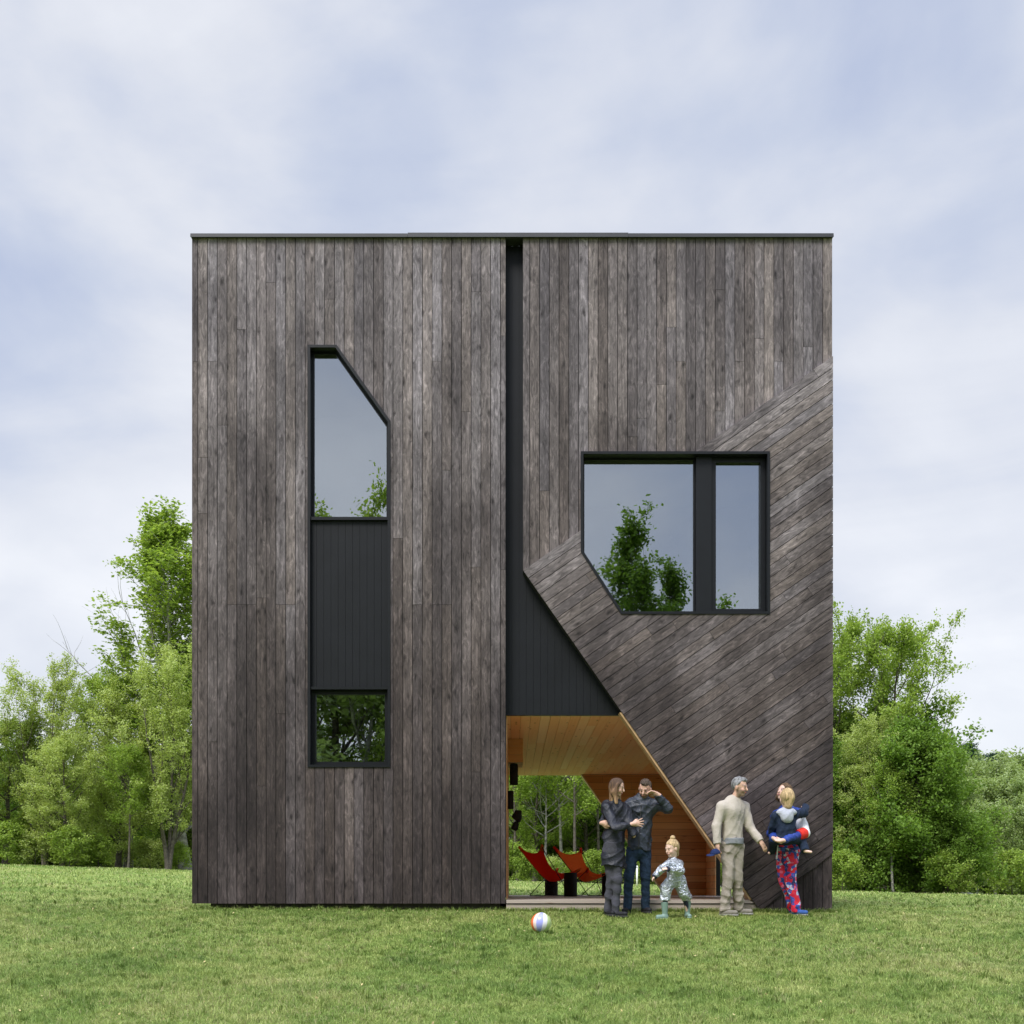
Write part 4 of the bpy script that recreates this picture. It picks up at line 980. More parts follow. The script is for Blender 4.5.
# low thicket closing the ground behind the tree rows
for i, px in enumerate(list(range(-50, 250, 26)) + list(range(500, 760, 22)) + list(range(830, 1090, 26))):
    Yy = 49+rr.uniform(-3, 3)
    plant(SHR if i % 2 else DOME, px+rr.uniform(-5, 5), Yy, (832 if px < 300 else 846)+rr.uniform(-10, 8), 'low dense thicket bush in the shade behind the front trees', 'thicket bushes under the trees', 'shrub', sx=1.9)
# ---- trees behind the photographer, seen mirrored in the panes
gb = 'trees mirrored in the windows'
plant(POPS, 0, -25, None, 'tall spired tree mirrored in the wide window beside its mullion', gb, H=16.3, x=6.1, rz=.8, sx=1.05)
plant(POPS, 0, -26, None, 'middle spired tree mirrored in the wide window', gb, H=14.9, x=5.0, rz=2.8, sx=.95)
plant(POPS, 0, -25.5, None, 'lowest spired tree mirrored at the clipped corner of the wide window', gb, H=14.1, x=3.9, rz=4.4, sx=.9)
plant(POPS, 0, -27, None, 'short tree mirrored in the narrow side pane', gb, H=13.6, x=8.8, rz=1.8, sx=1.2)
plant(MAP, 0, -25, None, 'broad tree mirrored in the tall left window', gb, H=16.4, x=-6.3, rz=.3, sx=.75)
plant(MAP, 0, -28, None, 'tree mirrored low in the left window', gb, H=14.0, x=-9, rz=2.3, sx=.8)
plant(MAP, 0, -29, None, 'round tree mirrored at the right of the lower left window', gb, H=11.5, x=-4.2, rz=3.3, sx=.8)
plant(FAR, 0, -24, None, 'soft green tree filling the mirror of the lower left window', gb, H=11.5, x=-5.8, rz=1.1, sx=1.3)
for i in range(9):
    plant(DARK, 0, -30-(i % 2)*2, None, 'dense dark tree of the row mirrored in the lower left window', 'dark tree row behind the photographer', H=8.0+.6*(i % 3), x=-18+4.4*i, rz=i*1.3)
# ================================================================== PEOPLE
def sdf_mesh(name, prims, res, noise=None):
    """prims: dicts with t=('cone'|'ell'), returns a smooth surface mesh by surface nets"""
    lo = np.array([1e9]*3); hi = -lo
    for q in prims:
        if q.get('op') == 'sub': continue
        for c, r in q['ext']: lo = np.minimum(lo, np.array(c)-r); hi = np.maximum(hi, np.array(c)+r)
    lo -= res*3+.01; hi += res*3+.01
    n = np.ceil((hi-lo)/res).astype(int)+1
    Fd = np.full(n, .5, np.float32)
    ax = [lo[i]+res*np.arange(n[i]) for i in range(3)]
    for q in prims:
        l2 = np.array([1e9]*3); h2 = -l2
        for c, r in q['ext']: l2 = np.minimum(l2, np.array(c)-r); h2 = np.maximum(h2, np.array(c)+r)
        k = q.get('k', .02); m = k+res*3+.005
        i0 = np.clip(np.floor((l2-m-lo)/res).astype(int), 0, n); i1 = np.clip(np.ceil((h2+m-lo)/res).astype(int)+1, 0, n)
        if (i1 <= i0).any(): continue
        X, Y, Z = np.meshgrid(ax[0][i0[0]:i1[0]], ax[1][i0[1]:i1[1]], ax[2][i0[2]:i1[2]], indexing='ij')
        d = q['fn'](X, Y, Z)
        for (c, nn) in q.get('clip', ()):
            d = np.maximum(d, (X-c[0])*nn[0]+(Y-c[1])*nn[1]+(Z-c[2])*nn[2])
        s = (slice(i0[0], i1[0]), slice(i0[1], i1[1]), slice(i0[2], i1[2])); f = Fd[s]
        if q.get('op') == 'sub':
            h = np.clip(.5-.5*(f+d)/k, 0, 1); Fd[s] = f*(1-h)-d*h+k*h*(1-h)
        else:
            h = np.clip(.5+.5*(f-d)/k, 0, 1); Fd[s] = f*(1-h)+d*h-k*h*(1-h)
    if noise is not None:
        X, Y, Z = np.meshgrid(*ax, indexing='ij'); Fd += noise(X, Y, Z).astype(np.float32)
    ins = Fd < 0
    c8 = [ins[a:n[0]-1+a, b:n[1]-1+b, c:n[2]-1+c] for a in (0, 1) for b in (0, 1) for c in (0, 1)]
    sm = sum(c.astype(np.int8) for c in c8); act = (sm > 0) & (sm < 8)
    idx = np.full(act.shape, -1, np.int64); cells = np.argwhere(act); idx[act] = np.arange(len(cells))
    acc = np.zeros((len(cells), 3)); cnt = np.zeros(len(cells))
    cor = [(a, b, c) for a in (0, 1) for b in (0, 1) for c in (0, 1)]
    val = {c: Fd[cells[:, 0]+c[0], cells[:, 1]+c[1], cells[:, 2]+c[2]] for c in cor}
    for a in cor:
        for axx in range(3):
            if a[axx]: continue
            b = list(a); b[axx] = 1; b = tuple(b); va, vb = val[a], val[b]; s = (va < 0) != (vb < 0)
            t = np.where(s, va/(va-vb+1e-12), 0)
            p = np.array(a, float)[None].repeat(len(cells), 0); p[:, axx] = t
            acc[s] += p[s]; cnt[s] += 1
    V = lo+(cells+acc/np.maximum(cnt, 1)[:, None])*res
    Fs = []
    for axx in range(3):
        o1, o2 = (axx+1) % 3, (axx+2) % 3
        sl0 = [slice(1, n[i]-1) for i in range(3)]; sl0[axx] = slice(0, n[axx]-1)
        sl1 = list(sl0); sl1[axx] = slice(1, n[axx])
        A = ins[tuple(sl0)]; B_ = ins[tuple(sl1)]; e = np.argwhere(A != B_)
        off = np.array([sl0[i].start for i in range(3)]); g = e+off; fl = A[A != B_]
        def cell(d1, d2):
            q = g.copy(); q[:, o1] -= d1; q[:, o2] -= d2; return idx[q[:, 0], q[:, 1], q[:, 2]]
        Q = np.stack([cell(1, 1), cell(0, 1), cell(0, 0), cell(1, 0)], 1)
        Q[~fl] = Q[~fl][:, ::-1]; Fs.append(Q)
    Q = np.concatenate(Fs); Q = Q[(Q >= 0).all(1)]
    # one smoothing pass
    for _ in range(1):
        s = np.zeros_like(V); c = np.zeros(len(V))
        for a, b in ((0, 1), (1, 2), (2, 3), (3, 0)):
            np.add.at(s, Q[:, a], V[Q[:, b]]); np.add.at(c, Q[:, a], 1); np.add.at(s, Q[:, b], V[Q[:, a]]); np.add.at(c, Q[:, b], 1)
        V = V*.6+.4*s/np.maximum(c, 1)[:, None]
    return np_mesh(name, V, Q), V
def cone(a, b, ra, rb, k=.02, flat=None, cut=None, cuta=None, clip=(), op=None):
    a = np.array(a, float); b = np.array(b, float); ab = b-a; L2 = max(ab@ab, 1e-9)
    fv = None
    if flat is not None: fv = np.array(flat[0], float); fv /= np.linalg.norm(fv); fs = flat[1]
    def fn(X, Y, Z):
        x, y, z = X-a[0], Y-a[1], Z-a[2]; bb = ab
        if fv is not None:
            q = (x*fv[0]+y*fv[1]+z*fv[2])*(fs-1); x = x+fv[0]*q; y = y+fv[1]*q; z = z+fv[2]*q
            bb = ab+fv*(ab@fv)*(fs-1)
        l2 = max(bb@bb, 1e-9); h = np.clip((x*bb[0]+y*bb[1]+z*bb[2])/l2, 0, 1)
        d = np.sqrt((x-bb[0]*h)**2+(y-bb[1]*h)**2+(z-bb[2]*h)**2)-(ra+(rb-ra)*h)
        return d*(.8 if fv is not None else 1)
    cl = list(clip); u = ab/math.sqrt(L2)
    if cut: cl.append((b, u))
    if cuta: cl.append((a, -u))
    return dict(fn=fn, ext=[(a, ra), (b, rb)], k=k, clip=cl, op=op)
def ell(c, R3, ax, k=.02, op=None, clip=()):
    c = np.array(c, float); r, f, u = [np.array(v, float) for v in ax]; rm = max(R3); rn = min(R3)
    def fn(X, Y, Z):
        x, y, z = X-c[0], Y-c[1], Z-c[2]
        a = (x*r[0]+y*r[1]+z*r[2])/R3[0]; b = (x*f[0]+y*f[1]+z*f[2])/R3[1]; g = (x*u[0]+y*u[1]+z*u[2])/R3[2]
        q = np.sqrt(a*a+b*b+g*g)+1e-6; q2 = np.sqrt((a/R3[0])**2+(b/R3[1])**2+(g/R3[2])**2)+1e-6
        return q*(q-1)/q2
    return dict(fn=fn, ext=[(c, rm)], k=k, op=op, clip=clip)
def nrmz(v): v = np.array(v, float); return v/np.linalg.norm(v)
def frame_of(f, up=(0, 0, 1)):
    f = nrmz(f); r = nrmz(np.cross(f, up)); u = np.cross(r, f); return r, f, u

def folds(seed, amp, fx_=1.0):
    rg = np.random.default_rng(seed); W = [(rg.normal(0, 1, 3)*np.array([20, 20, 13])*fx_, rg.random()*6.28) for _ in range(6)]
    def fn(X, Y, Z):
        s = 0
        for w_, ph in W[:3]: s = s+np.sin(X*w_[0]+Y*w_[1]+Z*w_[2]+ph+1.8*np.sin(6*Z+8*X+5*Y+ph))
        for w_, ph in W[3:]: s = s+2.4*(np.abs(np.sin(.75*(X*w_[0]+Y*w_[1]+Z*(w_[2]+9*np.sign(w_[2])))+ph+1.5*np.sin(7*Z-6*X+ph)))**.7-.65)
        return s*amp/3
    return fn
def strands(seed, amp):
    rg = np.random.default_rng(seed); W = [(rg.normal(0, 1, 2)*(55+40*k), rg.random()*6.28) for k in range(4)]
    def fn(X, Y, Z):
        s = 0
        for w_, ph in W: s = s+np.sin(X*w_[0]+Y*w_[1]+ph+1.2*np.sin(14*Z+ph))
        return s*amp/2
    return fn
def cloth(name, col, rough=.85, scale=60, b=.35, bd=.006, spec=.2, sheen=0, metal=0, var=.12):
    m, nt, out = mat(name); p = N(nt, 'BsdfPrincipled'); p.inputs['Roughness'].default_value = rough; p.inputs['Metallic'].default_value = metal
    p.inputs['Specular IOR Level'].default_value = spec; tc = N(nt, 'TexCoord')
    n = N(nt, 'TexNoise'); n.inputs['Scale'].default_value = scale/4; n.inputs['Detail'].default_value = 4; n.inputs['Distortion'].default_value = 1.5; L(nt, tc.outputs['Object'], n.inputs[0])
    c = ramp(nt, n.outputs[0], [(.3, tuple(x*(1-var) for x in col)), (.7, tuple(min(1, x*(1+var)) for x in col))]); L(nt, c, p.inputs['Base Color'])
    L(nt, bump(nt, n.outputs[0], b, bd*3), p.inputs['Normal']); L(nt, p.outputs[0], out.inputs[0]); return m
m, nt, out = mat('skin')
p = N(nt, 'BsdfPrincipled'); p.inputs['Roughness'].default_value = .5; a = N(nt, 'Attribute', attribute_name='tint'); L(nt, a.outputs['Color'], p.inputs['Base Color'])
p.inputs['Subsurface Weight'].default_value = .08; p.inputs['Subsurface Radius'].default_value = (.02, .008, .004); L(nt, p.outputs[0], out.inputs[0]); M['skin'] = m
SK = (.66, .41, .31)

def hand_prims(w_, d, n_, S, curl=.6, side=1, spread=.28):
    """w_: wrist, d: direction of the hand, n_: direction the palm faces, side: which side the thumb leaves"""
    w_ = np.array(w_, float); d = nrmz(d); n_ = np.array(n_, float); n_ = nrmz(n_-d*(n_@d)); s = np.cross(d, n_)*side
    P = []; pc = w_+d*.045*S
    P.append(cone(w_-d*.02*S, w_+d*.03*S, .024*S, .028*S, k=.012*S))
    P.append(ell(pc+d*.004*S, (.040*S, .050*S, .0165*S), (s, d, n_), k=.014*S))
    Ls = [.068, .078, .073, .056]
    for i in range(4):
        o = (1.5-i)*.0195*S; base = w_+d*.078*S+s*o
        dd = nrmz(d+s*(1.5-i)*spread*.35); r = .0092*S*(1 if i < 3 else .88); Lf = Ls[i]*S
        c1 = curl*.7; c2 = curl*1.7
        d1 = nrmz(dd*math.cos(c1)+n_*math.sin(c1)); d2 = nrmz(dd*math.cos(c2)+n_*math.sin(c2))
        m_ = base+d1*Lf*.5; e = m_+d2*Lf*.45
        P.append(cone(base-d*.02*S, m_, r*1.08, r, k=.004)); P.append(cone(m_, e, r, r*.8, k=.004))
    tb = w_+d*.02*S+s*.024*S; t1 = tb+nrmz(d*.7+s*.65+n_*.3)*.038*S; t2 = t1+nrmz(d*.95+s*.1+n_*.5)*.032*S
    P.append(cone(tb, t1, .013*S, .0112*S, k=.010)); P.append(cone(t1, t2, .0112*S, .009*S, k=.004))
    return P

def person(label, J, S, fT, fH, hands, looks, base_y, group=None, headS=1.0, seed=1, res=.0065):
    kid = S < .8; nz = .55 if kid else 1
    """J: joints (world).  looks: list of garments.  Everything is built in coordinates local to the point between the feet."""
    J = {k: np.array(v, float) for k, v in J.items()}
    org_ = (J['anL']+J['anR'])/2; org_[2] = min(J['anL'][2], J['anR'][2])-.08*S if 'z0' not in J else J['z0'][2]
    for k in J: J[k] = J[k]-org_
    root = empty('person', tuple(org_)); tag(root, label, 'person', group)
    dsh = nrmz(J['shR']-J['shL'])*.010*S; J['shL'] = J['shL']+dsh-np.array([0, 0, .052*S]); J['shR'] = J['shR']-dsh-np.array([0, 0, .052*S])
    rT, fT, uT = frame_of(fT); HF = frame_of(fH[0], fH[1]); rH, fH_, uH = HF; h = headS*S
    sm = (J['shL']+J['shR'])/2; hm = (J['hipL']+J['hipR'])/2; hc = J['head']
    nb = sm+np.array([0, 0, .070*S])
    B = []
    # torso, legs, arms
    B.append(cone(sm-uT*.10*S, hm+uT*.12*S, .105*S, .085*S, k=.04*S, flat=(fT, 1.35)))
    B.append(cone(hm+uT*.10*S, hm, .090*S, .095*S, k=.04*S, flat=(fT, 1.2)))
    for s in 'LR': B.append(cone(nb, J['sh'+s], .036*S, .042*S, k=.03*S))
    for s in 'LR':
        B.append(cone(J['sh'+s], J['el'+s], .036*S, .030*S, k=.02*S)); B.append(cone(J['el'+s], J['wr'+s], .030*S, .024*S, k=.015*S))
        B.append(cone(J['hip'+s], J['kn'+s], .058*S, .038*S, k=.03*S)); B.append(cone(J['kn'+s], J['an'+s], .038*S, .030*S, k=.02*S))
        B.append(cone(J['an'+s]-np.array([0, 0, .03*S]), J['toe'+s], .032*S, .024*S, k=.015*S))
    B.append(cone(nb, hc-uH*.06*h-fH_*.012*h, .052*S, .047*h, k=.025*S))
    # head
    B.append(ell(hc+uH*.030*h-fH_*.008*h, (.073*h, .090*h, .088*h), HF, k=.02*h))
    B.append(ell(hc-uH*.035*h+fH_*.022*h, (.056*h, .062*h, .070*h), HF, k=.025*h))
    B.append(cone(hc-uH*.092*h+fH_*.055*h+rH*.01*h, hc-uH*.092*h+fH_*.055*h-rH*.01*h, .018*h, .018*h, k=.02*h))          # chin
    B.append(cone(hc+uH*.012*h+fH_*.082*h, hc-uH*.030*h+fH_*(.088+.016*nz)*h, .008*h, .0125*h*(.6+.4*nz), k=.008*h))                          # nose
    B.append(cone(hc+uH*.020*h+fH_*.075*h-rH*.034*h, hc+uH*.020*h+fH_*.075*h+rH*.034*h, .012*h, .012*h, k=.012*h))         # brow
    for q in (-1, 1):
        B.append(ell(hc+rH*q*.031*h+fH_*.091*h+uH*.002*h, (.015*h, .013*h, .010*h), HF, k=.008*h, op='sub'))
        B.append(ell(hc+rH*q*.030*h+fH_*.076*h+uH*.002*h, (.0125*h, .0125*h, .0125*h), HF, k=.003*h))
        B.append(ell(hc+rH*q*.075*h-uH*.008*h-fH_*.004*h, (.010*h, .020*h, .031*h), HF, k=.006*h))                        # ear
        B.append(ell(hc+rH*q*.034*h-uH*.035*h+fH_*.060*h, (.022*h, .020*h, .022*h), HF, k=.02*h))                         # cheek
    B.append(cone(hc-uH*.058*h+fH_*.083*h-rH*.018*h, hc-uH*.058*h+fH_*.083*h+rH*.018*h, .0085*h, .0085*h, k=.006*h))        # lips
    for s in 'LR':
        if hands.get(s): B += hand_prims(J['wr'+s], *hands[s]['dn'], S*hands[s].get('sc', 1.0), hands[s].get('curl', .6), hands[s].get('side', 1), hands[s].get('spread', .28))
    me, V = sdf_mesh('body', B, res)
    q = V-hc; a = q@rH/h; b = q@fH_/h; c = q@uH/h; on = (np.abs(a) < .09) & (np.abs(c) < .14) & (np.abs(b) < .13)
    tint = np.tile(np.array(looks.get('skin', SK)), (len(V), 1))
    def paint(msk, col, am): tint[msk] = tint[msk]*(1-am)+np.array(col)*am
    paint(on & (np.abs(c+.058) < .0085) & (np.abs(a) < .024) & (b > .05), (.42, .10, .09), .7)
    for s_ in (-1, 1):
        r2 = np.sqrt((a-s_*.030)**2+(c-.002)**2); paint(on & (r2 < .009) & (b > .05), (.45, .38, .34), .6); paint(on & (r2 < .007) & (b > .05), (.03, .02, .015), 1)
        paint(on & (np.abs(c-.014) < .003) & (np.abs(a-s_*.030) < .016) & (b > .05), (.10, .05, .035), .7)
        paint(on & (np.abs(c-.026+abs(0)) < .0055) & (np.abs(a-s_*.033) < .019) & (b > .04), looks.get('brow', (.12, .08, .05)), .8)
        paint(on & (np.abs(a-s_*.045) < .02) & (np.abs(c+.035) < .02) & (b > .04), (.62, .25, .19), .25)
    if looks.get('beard') is not None:
        bd = looks['beard']; paint(on & (c < -.035) & (b > -.01) & (np.abs(a) < .085) & ~((np.abs(c+.058) < .009) & (np.abs(a) < .022)), bd[0], bd[1])
        paint(on & (np.abs(c+.046) < .006) & (np.abs(a) < .028) & (b > .07), bd[0], bd[1])
        paint(on & (np.abs(a) > .055) & (c < .0) & (b > .0), bd[0], bd[1]*.6)
    vattr(me, 'tint', tint)
    link('body', me, M['skin'], root, True)
    # hair
    for hp in looks['hair'](hc, h, HF, nb, S):
        hm_, _ = sdf_mesh('hair', hp[1], res, strands(seed+5, .0042*h)); link(hp[3] if len(hp) > 3 else 'hair', hm_, hp[2], root, True)
    def garment(name, prims, matl, amp=.005, seed_=0, fr=1.0):
        g_, _ = sdf_mesh(name, prims, res, folds(seed+seed_, amp, fr) if amp else None); return link(name, g_, matl, root, True)
    looks['wear'](J, S, garment, dict(rT=rT, fT=fT, uT=uT, sm=sm, hm=hm, nb=nb, hc=hc, h=h, HF=HF), root)
    return root

def wear_top(J, S, g, c, matl, name, hem, r_top=.165, r_hem=.17, arm=(.066, .056, .046), flat=1.4, collar=.04, seed=1, amp=.006, sleeves='LR', cuff=.0):
    P = []
    hemc = c['hm']*1.0; hemc = hemc + np.array([0, 0, hem*S])
    P.append(cone(c['sm']-c['uT']*.06*S, hemc, r_top*S*.88, r_hem*S, k=.04*S, flat=(c['fT'], flat), cut=True))
    for s_ in 'LR': P.append(cone(c['nb']+np.array([0, 0, .005]), J['sh'+s_], .078*S, .066*S, k=.05*S))
    P.append(ell(c['sm']-c['uT']*.05*S+c['fT']*.01*S, (.180*S, .110*S, .13*S), (c['rT'], c['fT'], c['uT']), k=.05*S))
    P.append(cone(c['nb']-np.array([0, 0, .02]), c['nb']+nrmz(c['hc']-c['nb'])*collar*S, .082*S, .066*S, k=.02*S, cut=True))
    for s in sleeves:
        u = nrmz(J['wr'+s]-J['el'+s])
        P.append(cone(J['sh'+s], J['el'+s], arm[0]*S, arm[1]*S, k=.05*S)); P.append(cone(J['el'+s], J['wr'+s]+u*cuff*S, arm[1]*S, arm[2]*S, k=.02*S, cut=True))
    return g(name, P, matl, amp*S, seed)
def wear_legs(J, S, g, c, matl, r=(.094, .068, .056), seed=2, amp=.006, top=.12, low=-.03, name='trousers'):
    P = [cone(c['hm']+np.array([0, 0, top*S]), c['hm'], .125*S, .135*S, k=.04*S, flat=(c['fT'], 1.2), cuta=True)]
    for s in 'LR':
        a = J['an'+s]+np.array([0, 0, low*S])
        P.append(cone(J['hip'+s], J['kn'+s], r[0]*S, r[1]*S, k=.03*S)); P.append(cone(J['kn'+s], a, r[1]*S, r[2]*S, k=.03*S, cut=True))
    return g(name, P, matl, amp*S, seed)
def wear_shoes(J, S, root, matl, sole, res=.006, r=.039, boot=0, name='shoe'):
    for s in 'LR':
        an = J['an'+s]; toe = J['toe'+s]; d = toe-an; d[2] = 0; d = nrmz(d); gz = toe[2]-.03*S
        cl = [((0, 0, gz), (0, 0, -1.))]
        P = [cone(an-np.array([0, 0, .045*S])-d*.03*S, toe+np.array([0, 0, .012*S]), r*S, r*.82*S, k=.02, clip=cl), cone(an+np.array([0, 0, (.02+boot)*S]), an-np.array([0, 0, .05*S])-d*.015*S, (.045+boot*.13)*S, (.042+boot*.03)*S, k=.02, cuta=True, clip=cl)]
        me, V = sdf_mesh(name, P, res); sh = link(name, me, matl, root, True)
        P = [cone(an*np.array([1, 1, 0])+np.array([0, 0, gz+.012*S])-d*.035*S, toe*np.array([1, 1, 0])+np.array([0, 0, gz+.012*S])+d*.004, r*1.05*S, r*.9*S, k=.01, clip=[((0, 0, gz+.022*S), (0, 0, 1.)), ((0, 0, gz-.002), (0, 0, -1.))])]
        me, _ = sdf_mesh('sole', P, res); link('sole', me, sole, sh, True)

def short_hair(matl, thick=1.0, back=1.0):
    def f(hc, h, HF, nb, S):
        r, fw, u = HF
        P = [ell(hc+u*.036*h-fw*.013*h, (.0775*h*thick, .0945*h, .091*h*thick), HF, k=.01, clip=[(hc+u*.052*h+fw*.03*h, nrmz(fw*.75-u*.66)), (hc-u*.030*h, -u)]),
             cone(hc+u*.088*h+fw*.045*h-r*.012*h, hc+u*.085*h-fw*.02*h, .030*h, .040*h, k=.03*h), cone(hc+u*.086*h+fw*.060*h-r*.03*h, hc+u*.094*h+fw*.060*h+r*.02*h, .013*h, .017*h, k=.015*h)]
        return [('hair', P, matl)]
    return f
def long_hair(matl, tips, L_=.22):
    def f(hc, h, HF, nb, S):
        r, fw, u = HF
        P = [ell(hc+u*.030*h-fw*.012*h, (.084*h, .101*h, .096*h), HF, k=.01, clip=[(hc+u*.050*h+fw*.052*h, nrmz(fw*.85-u*.52))])]
        down = np.array([0, 0, -1.])
        for q in (-1, 1):
            P.append(cone(hc+r*q*.064*h+u*.04*h+fw*.02*h, hc+r*q*.088*h-u*.07*h+fw*.005*h, .030*h, .036*h, k=.03*h))
            P.append(cone(hc+r*q*.085*h-u*.07*h, hc+r*q*.078*h+down*L_*h+fw*.02*h, .036*h, .020*h, k=.03*h))
        P.append(cone(hc-fw*.06*h-u*.02*h, hc-fw*.07*h+down*(L_-.02)*h, .062*h, .045*h, k=.04*h, flat=(fw, 1.4)))
        return [('hair', P, matl)]
    return f
def bun_hair(matl):
    def f(hc, h, HF, nb, S):
        r, fw, u = HF
        P = [ell(hc+u*.034*h-fw*.018*h, (.083*h, .098*h, .096*h), HF, k=.01, clip=[(hc+u*.045*h+fw*.045*h, nrmz(fw*.8-u*.6))]),
             cone(hc-fw*.05*h-u*.02*h, hc-fw*.06*h-u*.085*h, .055*h, .035*h, k=.03*h)]
        bn = hc+u*.138*h-fw*.045*h
        B2 = [ell(bn, (.034*h, .034*h, .034*h), HF, k=.01)]
        return [('hair', P, matl), ('bun', B2, matl, 'bun')]
    return f

def PX(px, py, Y): v = at(px, py, Y); return np.array(v)
def hairmat(name, col, var):
    m, nt, out = mat(name); p = N(nt, 'BsdfPrincipled'); p.inputs['Roughness'].default_value = .75; p.inputs['Specular IOR Level'].default_value = .2; tc = N(nt, 'TexCoord'); q = N(nt, 'Mapping'); q.inputs['Scale'].default_value = (75, 75, 9)
    L(nt, tc.outputs['Object'], q.inputs[0]); n = N(nt, 'TexNoise'); n.inputs['Scale'].default_value = 1; n.inputs['Distortion'].default_value = .8; L(nt, q.outputs[0], n.inputs[0])
    L(nt, ramp(nt, n.outputs[0], [(.36, tuple(x*(1-var) for x in col)), (.64, tuple(min(1, x*(1+var)) for x in col))]), p.inputs['Base Color']); L(nt, bump(nt, n.outputs[0], .6, .01), p.inputs['Normal']); L(nt, p.outputs[0], out.inputs[0]); return m
M['h_grey'] = hairmat('grey_hair', (.22, .22, .225), .6); M['h_brown'] = hairmat('brown_hair', (.12, .075, .045), .5)
M['h_dark'] = hairmat('dark_brown_hair', (.075, .055, .042), .5); M['h_blond'] = hairmat('blond_hair', (.46, .33, .18), .4)
M['h_mix'] = None
m, nt, out = mat('brown_hair_with_blond_ends')
p = N(nt, 'BsdfPrincipled'); p.inputs['Roughness'].default_value = .8; p.inputs['Specular IOR Level'].default_value = .15; tc = N(nt, 'TexCoord'); mp2 = N(nt, 'Mapping'); mp2.inputs['Scale'].default_value = (60, 60, 6)
L(nt, tc.outputs['Object'], mp2.inputs[0]); n = N(nt, 'TexNoise'); n.inputs['Scale'].default_value = 1; L(nt, mp2.outputs[0], n.inputs[0]); s_ = N(nt, 'SeparateXYZ'); L(nt, tc.outputs['Object'], s_.inputs[0])
f_ = mth(nt, 'ADD', mth(nt, 'MULTIPLY', mth(nt, 'SUBTRACT', 1.66, s_.outputs[2]), 2.6), mth(nt, 'MULTIPLY', mth(nt, 'SUBTRACT', n.outputs[0], .5), 1.2))
L(nt, ramp(nt, f_, [(0, (.085, .055, .04)), (.35, (.22, .13, .075)), (.8, (.55, .37, .20))]), p.inputs['Base Color']); L(nt, bump(nt, n.outputs[0], .5, .01), p.inputs['Normal']); L(nt, p.outputs[0], out.inputs[0]); M['h_mix'] = m
M['sweater'] = cloth('oatmeal_sweatshirt', (.47, .42, .36), .95, 90, .3, var=.05)
M['chino'] = cloth('stone_trousers', (.33, .29, .245), .9, 60, .4, var=.07)
M['greytee'] = cloth('grey_shirt_hem', (.24, .25, .27), .9)
M['navyjacket'] = cloth('black_navy_parka', (.010, .012, .020), .55, 40, .7, .008, .45, var=.3)
M['greyjacket'] = cloth('slate_rain_jacket', (.024, .031, .046), .5, 34, .8, .009, .5, var=.3)
M['jeans'] = cloth('dark_blue_jeans', (.022, .04, .072), .85, 60, .5, var=.3)
M['charcoalp'] = cloth('charcoal_trousers', (.065, .065, .08), .9, 50, .5, var=.15)
M['shoeb'] = cloth('black_shoes', (.02, .02, .024), .6, 60, .2)
M['shoeg'] = cloth('grey_shoes', (.22, .2, .17), .7, 60, .2)
M['shoeblue'] = cloth('blue_trainers', (.04, .10, .32), .6, 60, .2)
M['solew'] = cloth('white_rubber_sole', (.30, .29, .27), .6, 60, .1)
M['solek'] = cloth('dark_rubber_sole', (.05, .05, .05), .7, 60, .1)
M['silver'] = cloth('silver_foil_suit', (.56, .60, .66), .34, 44, 1.0, .03, .5, metal=.7, var=.3)
M['cuffd'] = cloth('dark_navy_cuffs', (.03, .035, .06), .8)
M['boot'] = cloth('sage_rubber_boots', (.20, .30, .26), .42, 30, .1, spec=.5, var=.05)
M['navyk'] = cloth('navy_fleece', (.016, .026, .05), .9, 60, .4)
M['hoodg'] = cloth('pale_grey_hood', (.42, .44, .50), .95, 60, .4)
M['blueclo'] = cloth('royal_blue_windbreaker', (.015, .045, .26), .55, 50, .6, .006, .4)
M['redclo'] = cloth('red_sleeve_band', (.66, .03, .02), .6)
M['whiteclo'] = cloth('white_sleeve_panel', (.72, .73, .76), .6, 50, .5)
m, nt, out = mat('red_blue_flowered_trousers')
p = N(nt, 'BsdfPrincipled'); p.inputs['Roughness'].default_value = .85; tc = N(nt, 'TexCoord')
v1 = N(nt, 'TexVoronoi'); v1.inputs['Scale'].default_value = 26; L(nt, tc.outputs['Object'], v1.inputs['Vector']); sp1 = N(nt, 'SeparateColor'); L(nt, v1.outputs['Color'], sp1.inputs[0])
cc_ = ramp(nt, sp1.outputs[0], [(0, (.60, .012, .05)), (.30, (.66, .02, .03)), (.42, (.03, .08, .38)), (.62, (.02, .03, .13)), (.76, (.45, .50, .66)), (.88, (.70, .12, .22))], 'CONSTANT')
ctr = ramp(nt, v1.outputs['Distance'], [(.0, (1, 1, 1)), (.16, (0, 0, 0))], 'CONSTANT')
c_ = mixc(nt, ctr, cc_, (.55, .04, .10)); n3 = N(nt, 'TexNoise'); n3.inputs['Scale'].default_value = 14; L(nt, tc.outputs['Object'], n3.inputs[0])
L(nt, c_, p.inputs['Base Color']); L(nt, bump(nt, n3.outputs[0], .5, .02), p.inputs['Normal']); L(nt, p.outputs[0], out.inputs[0]); M['floral'] = m

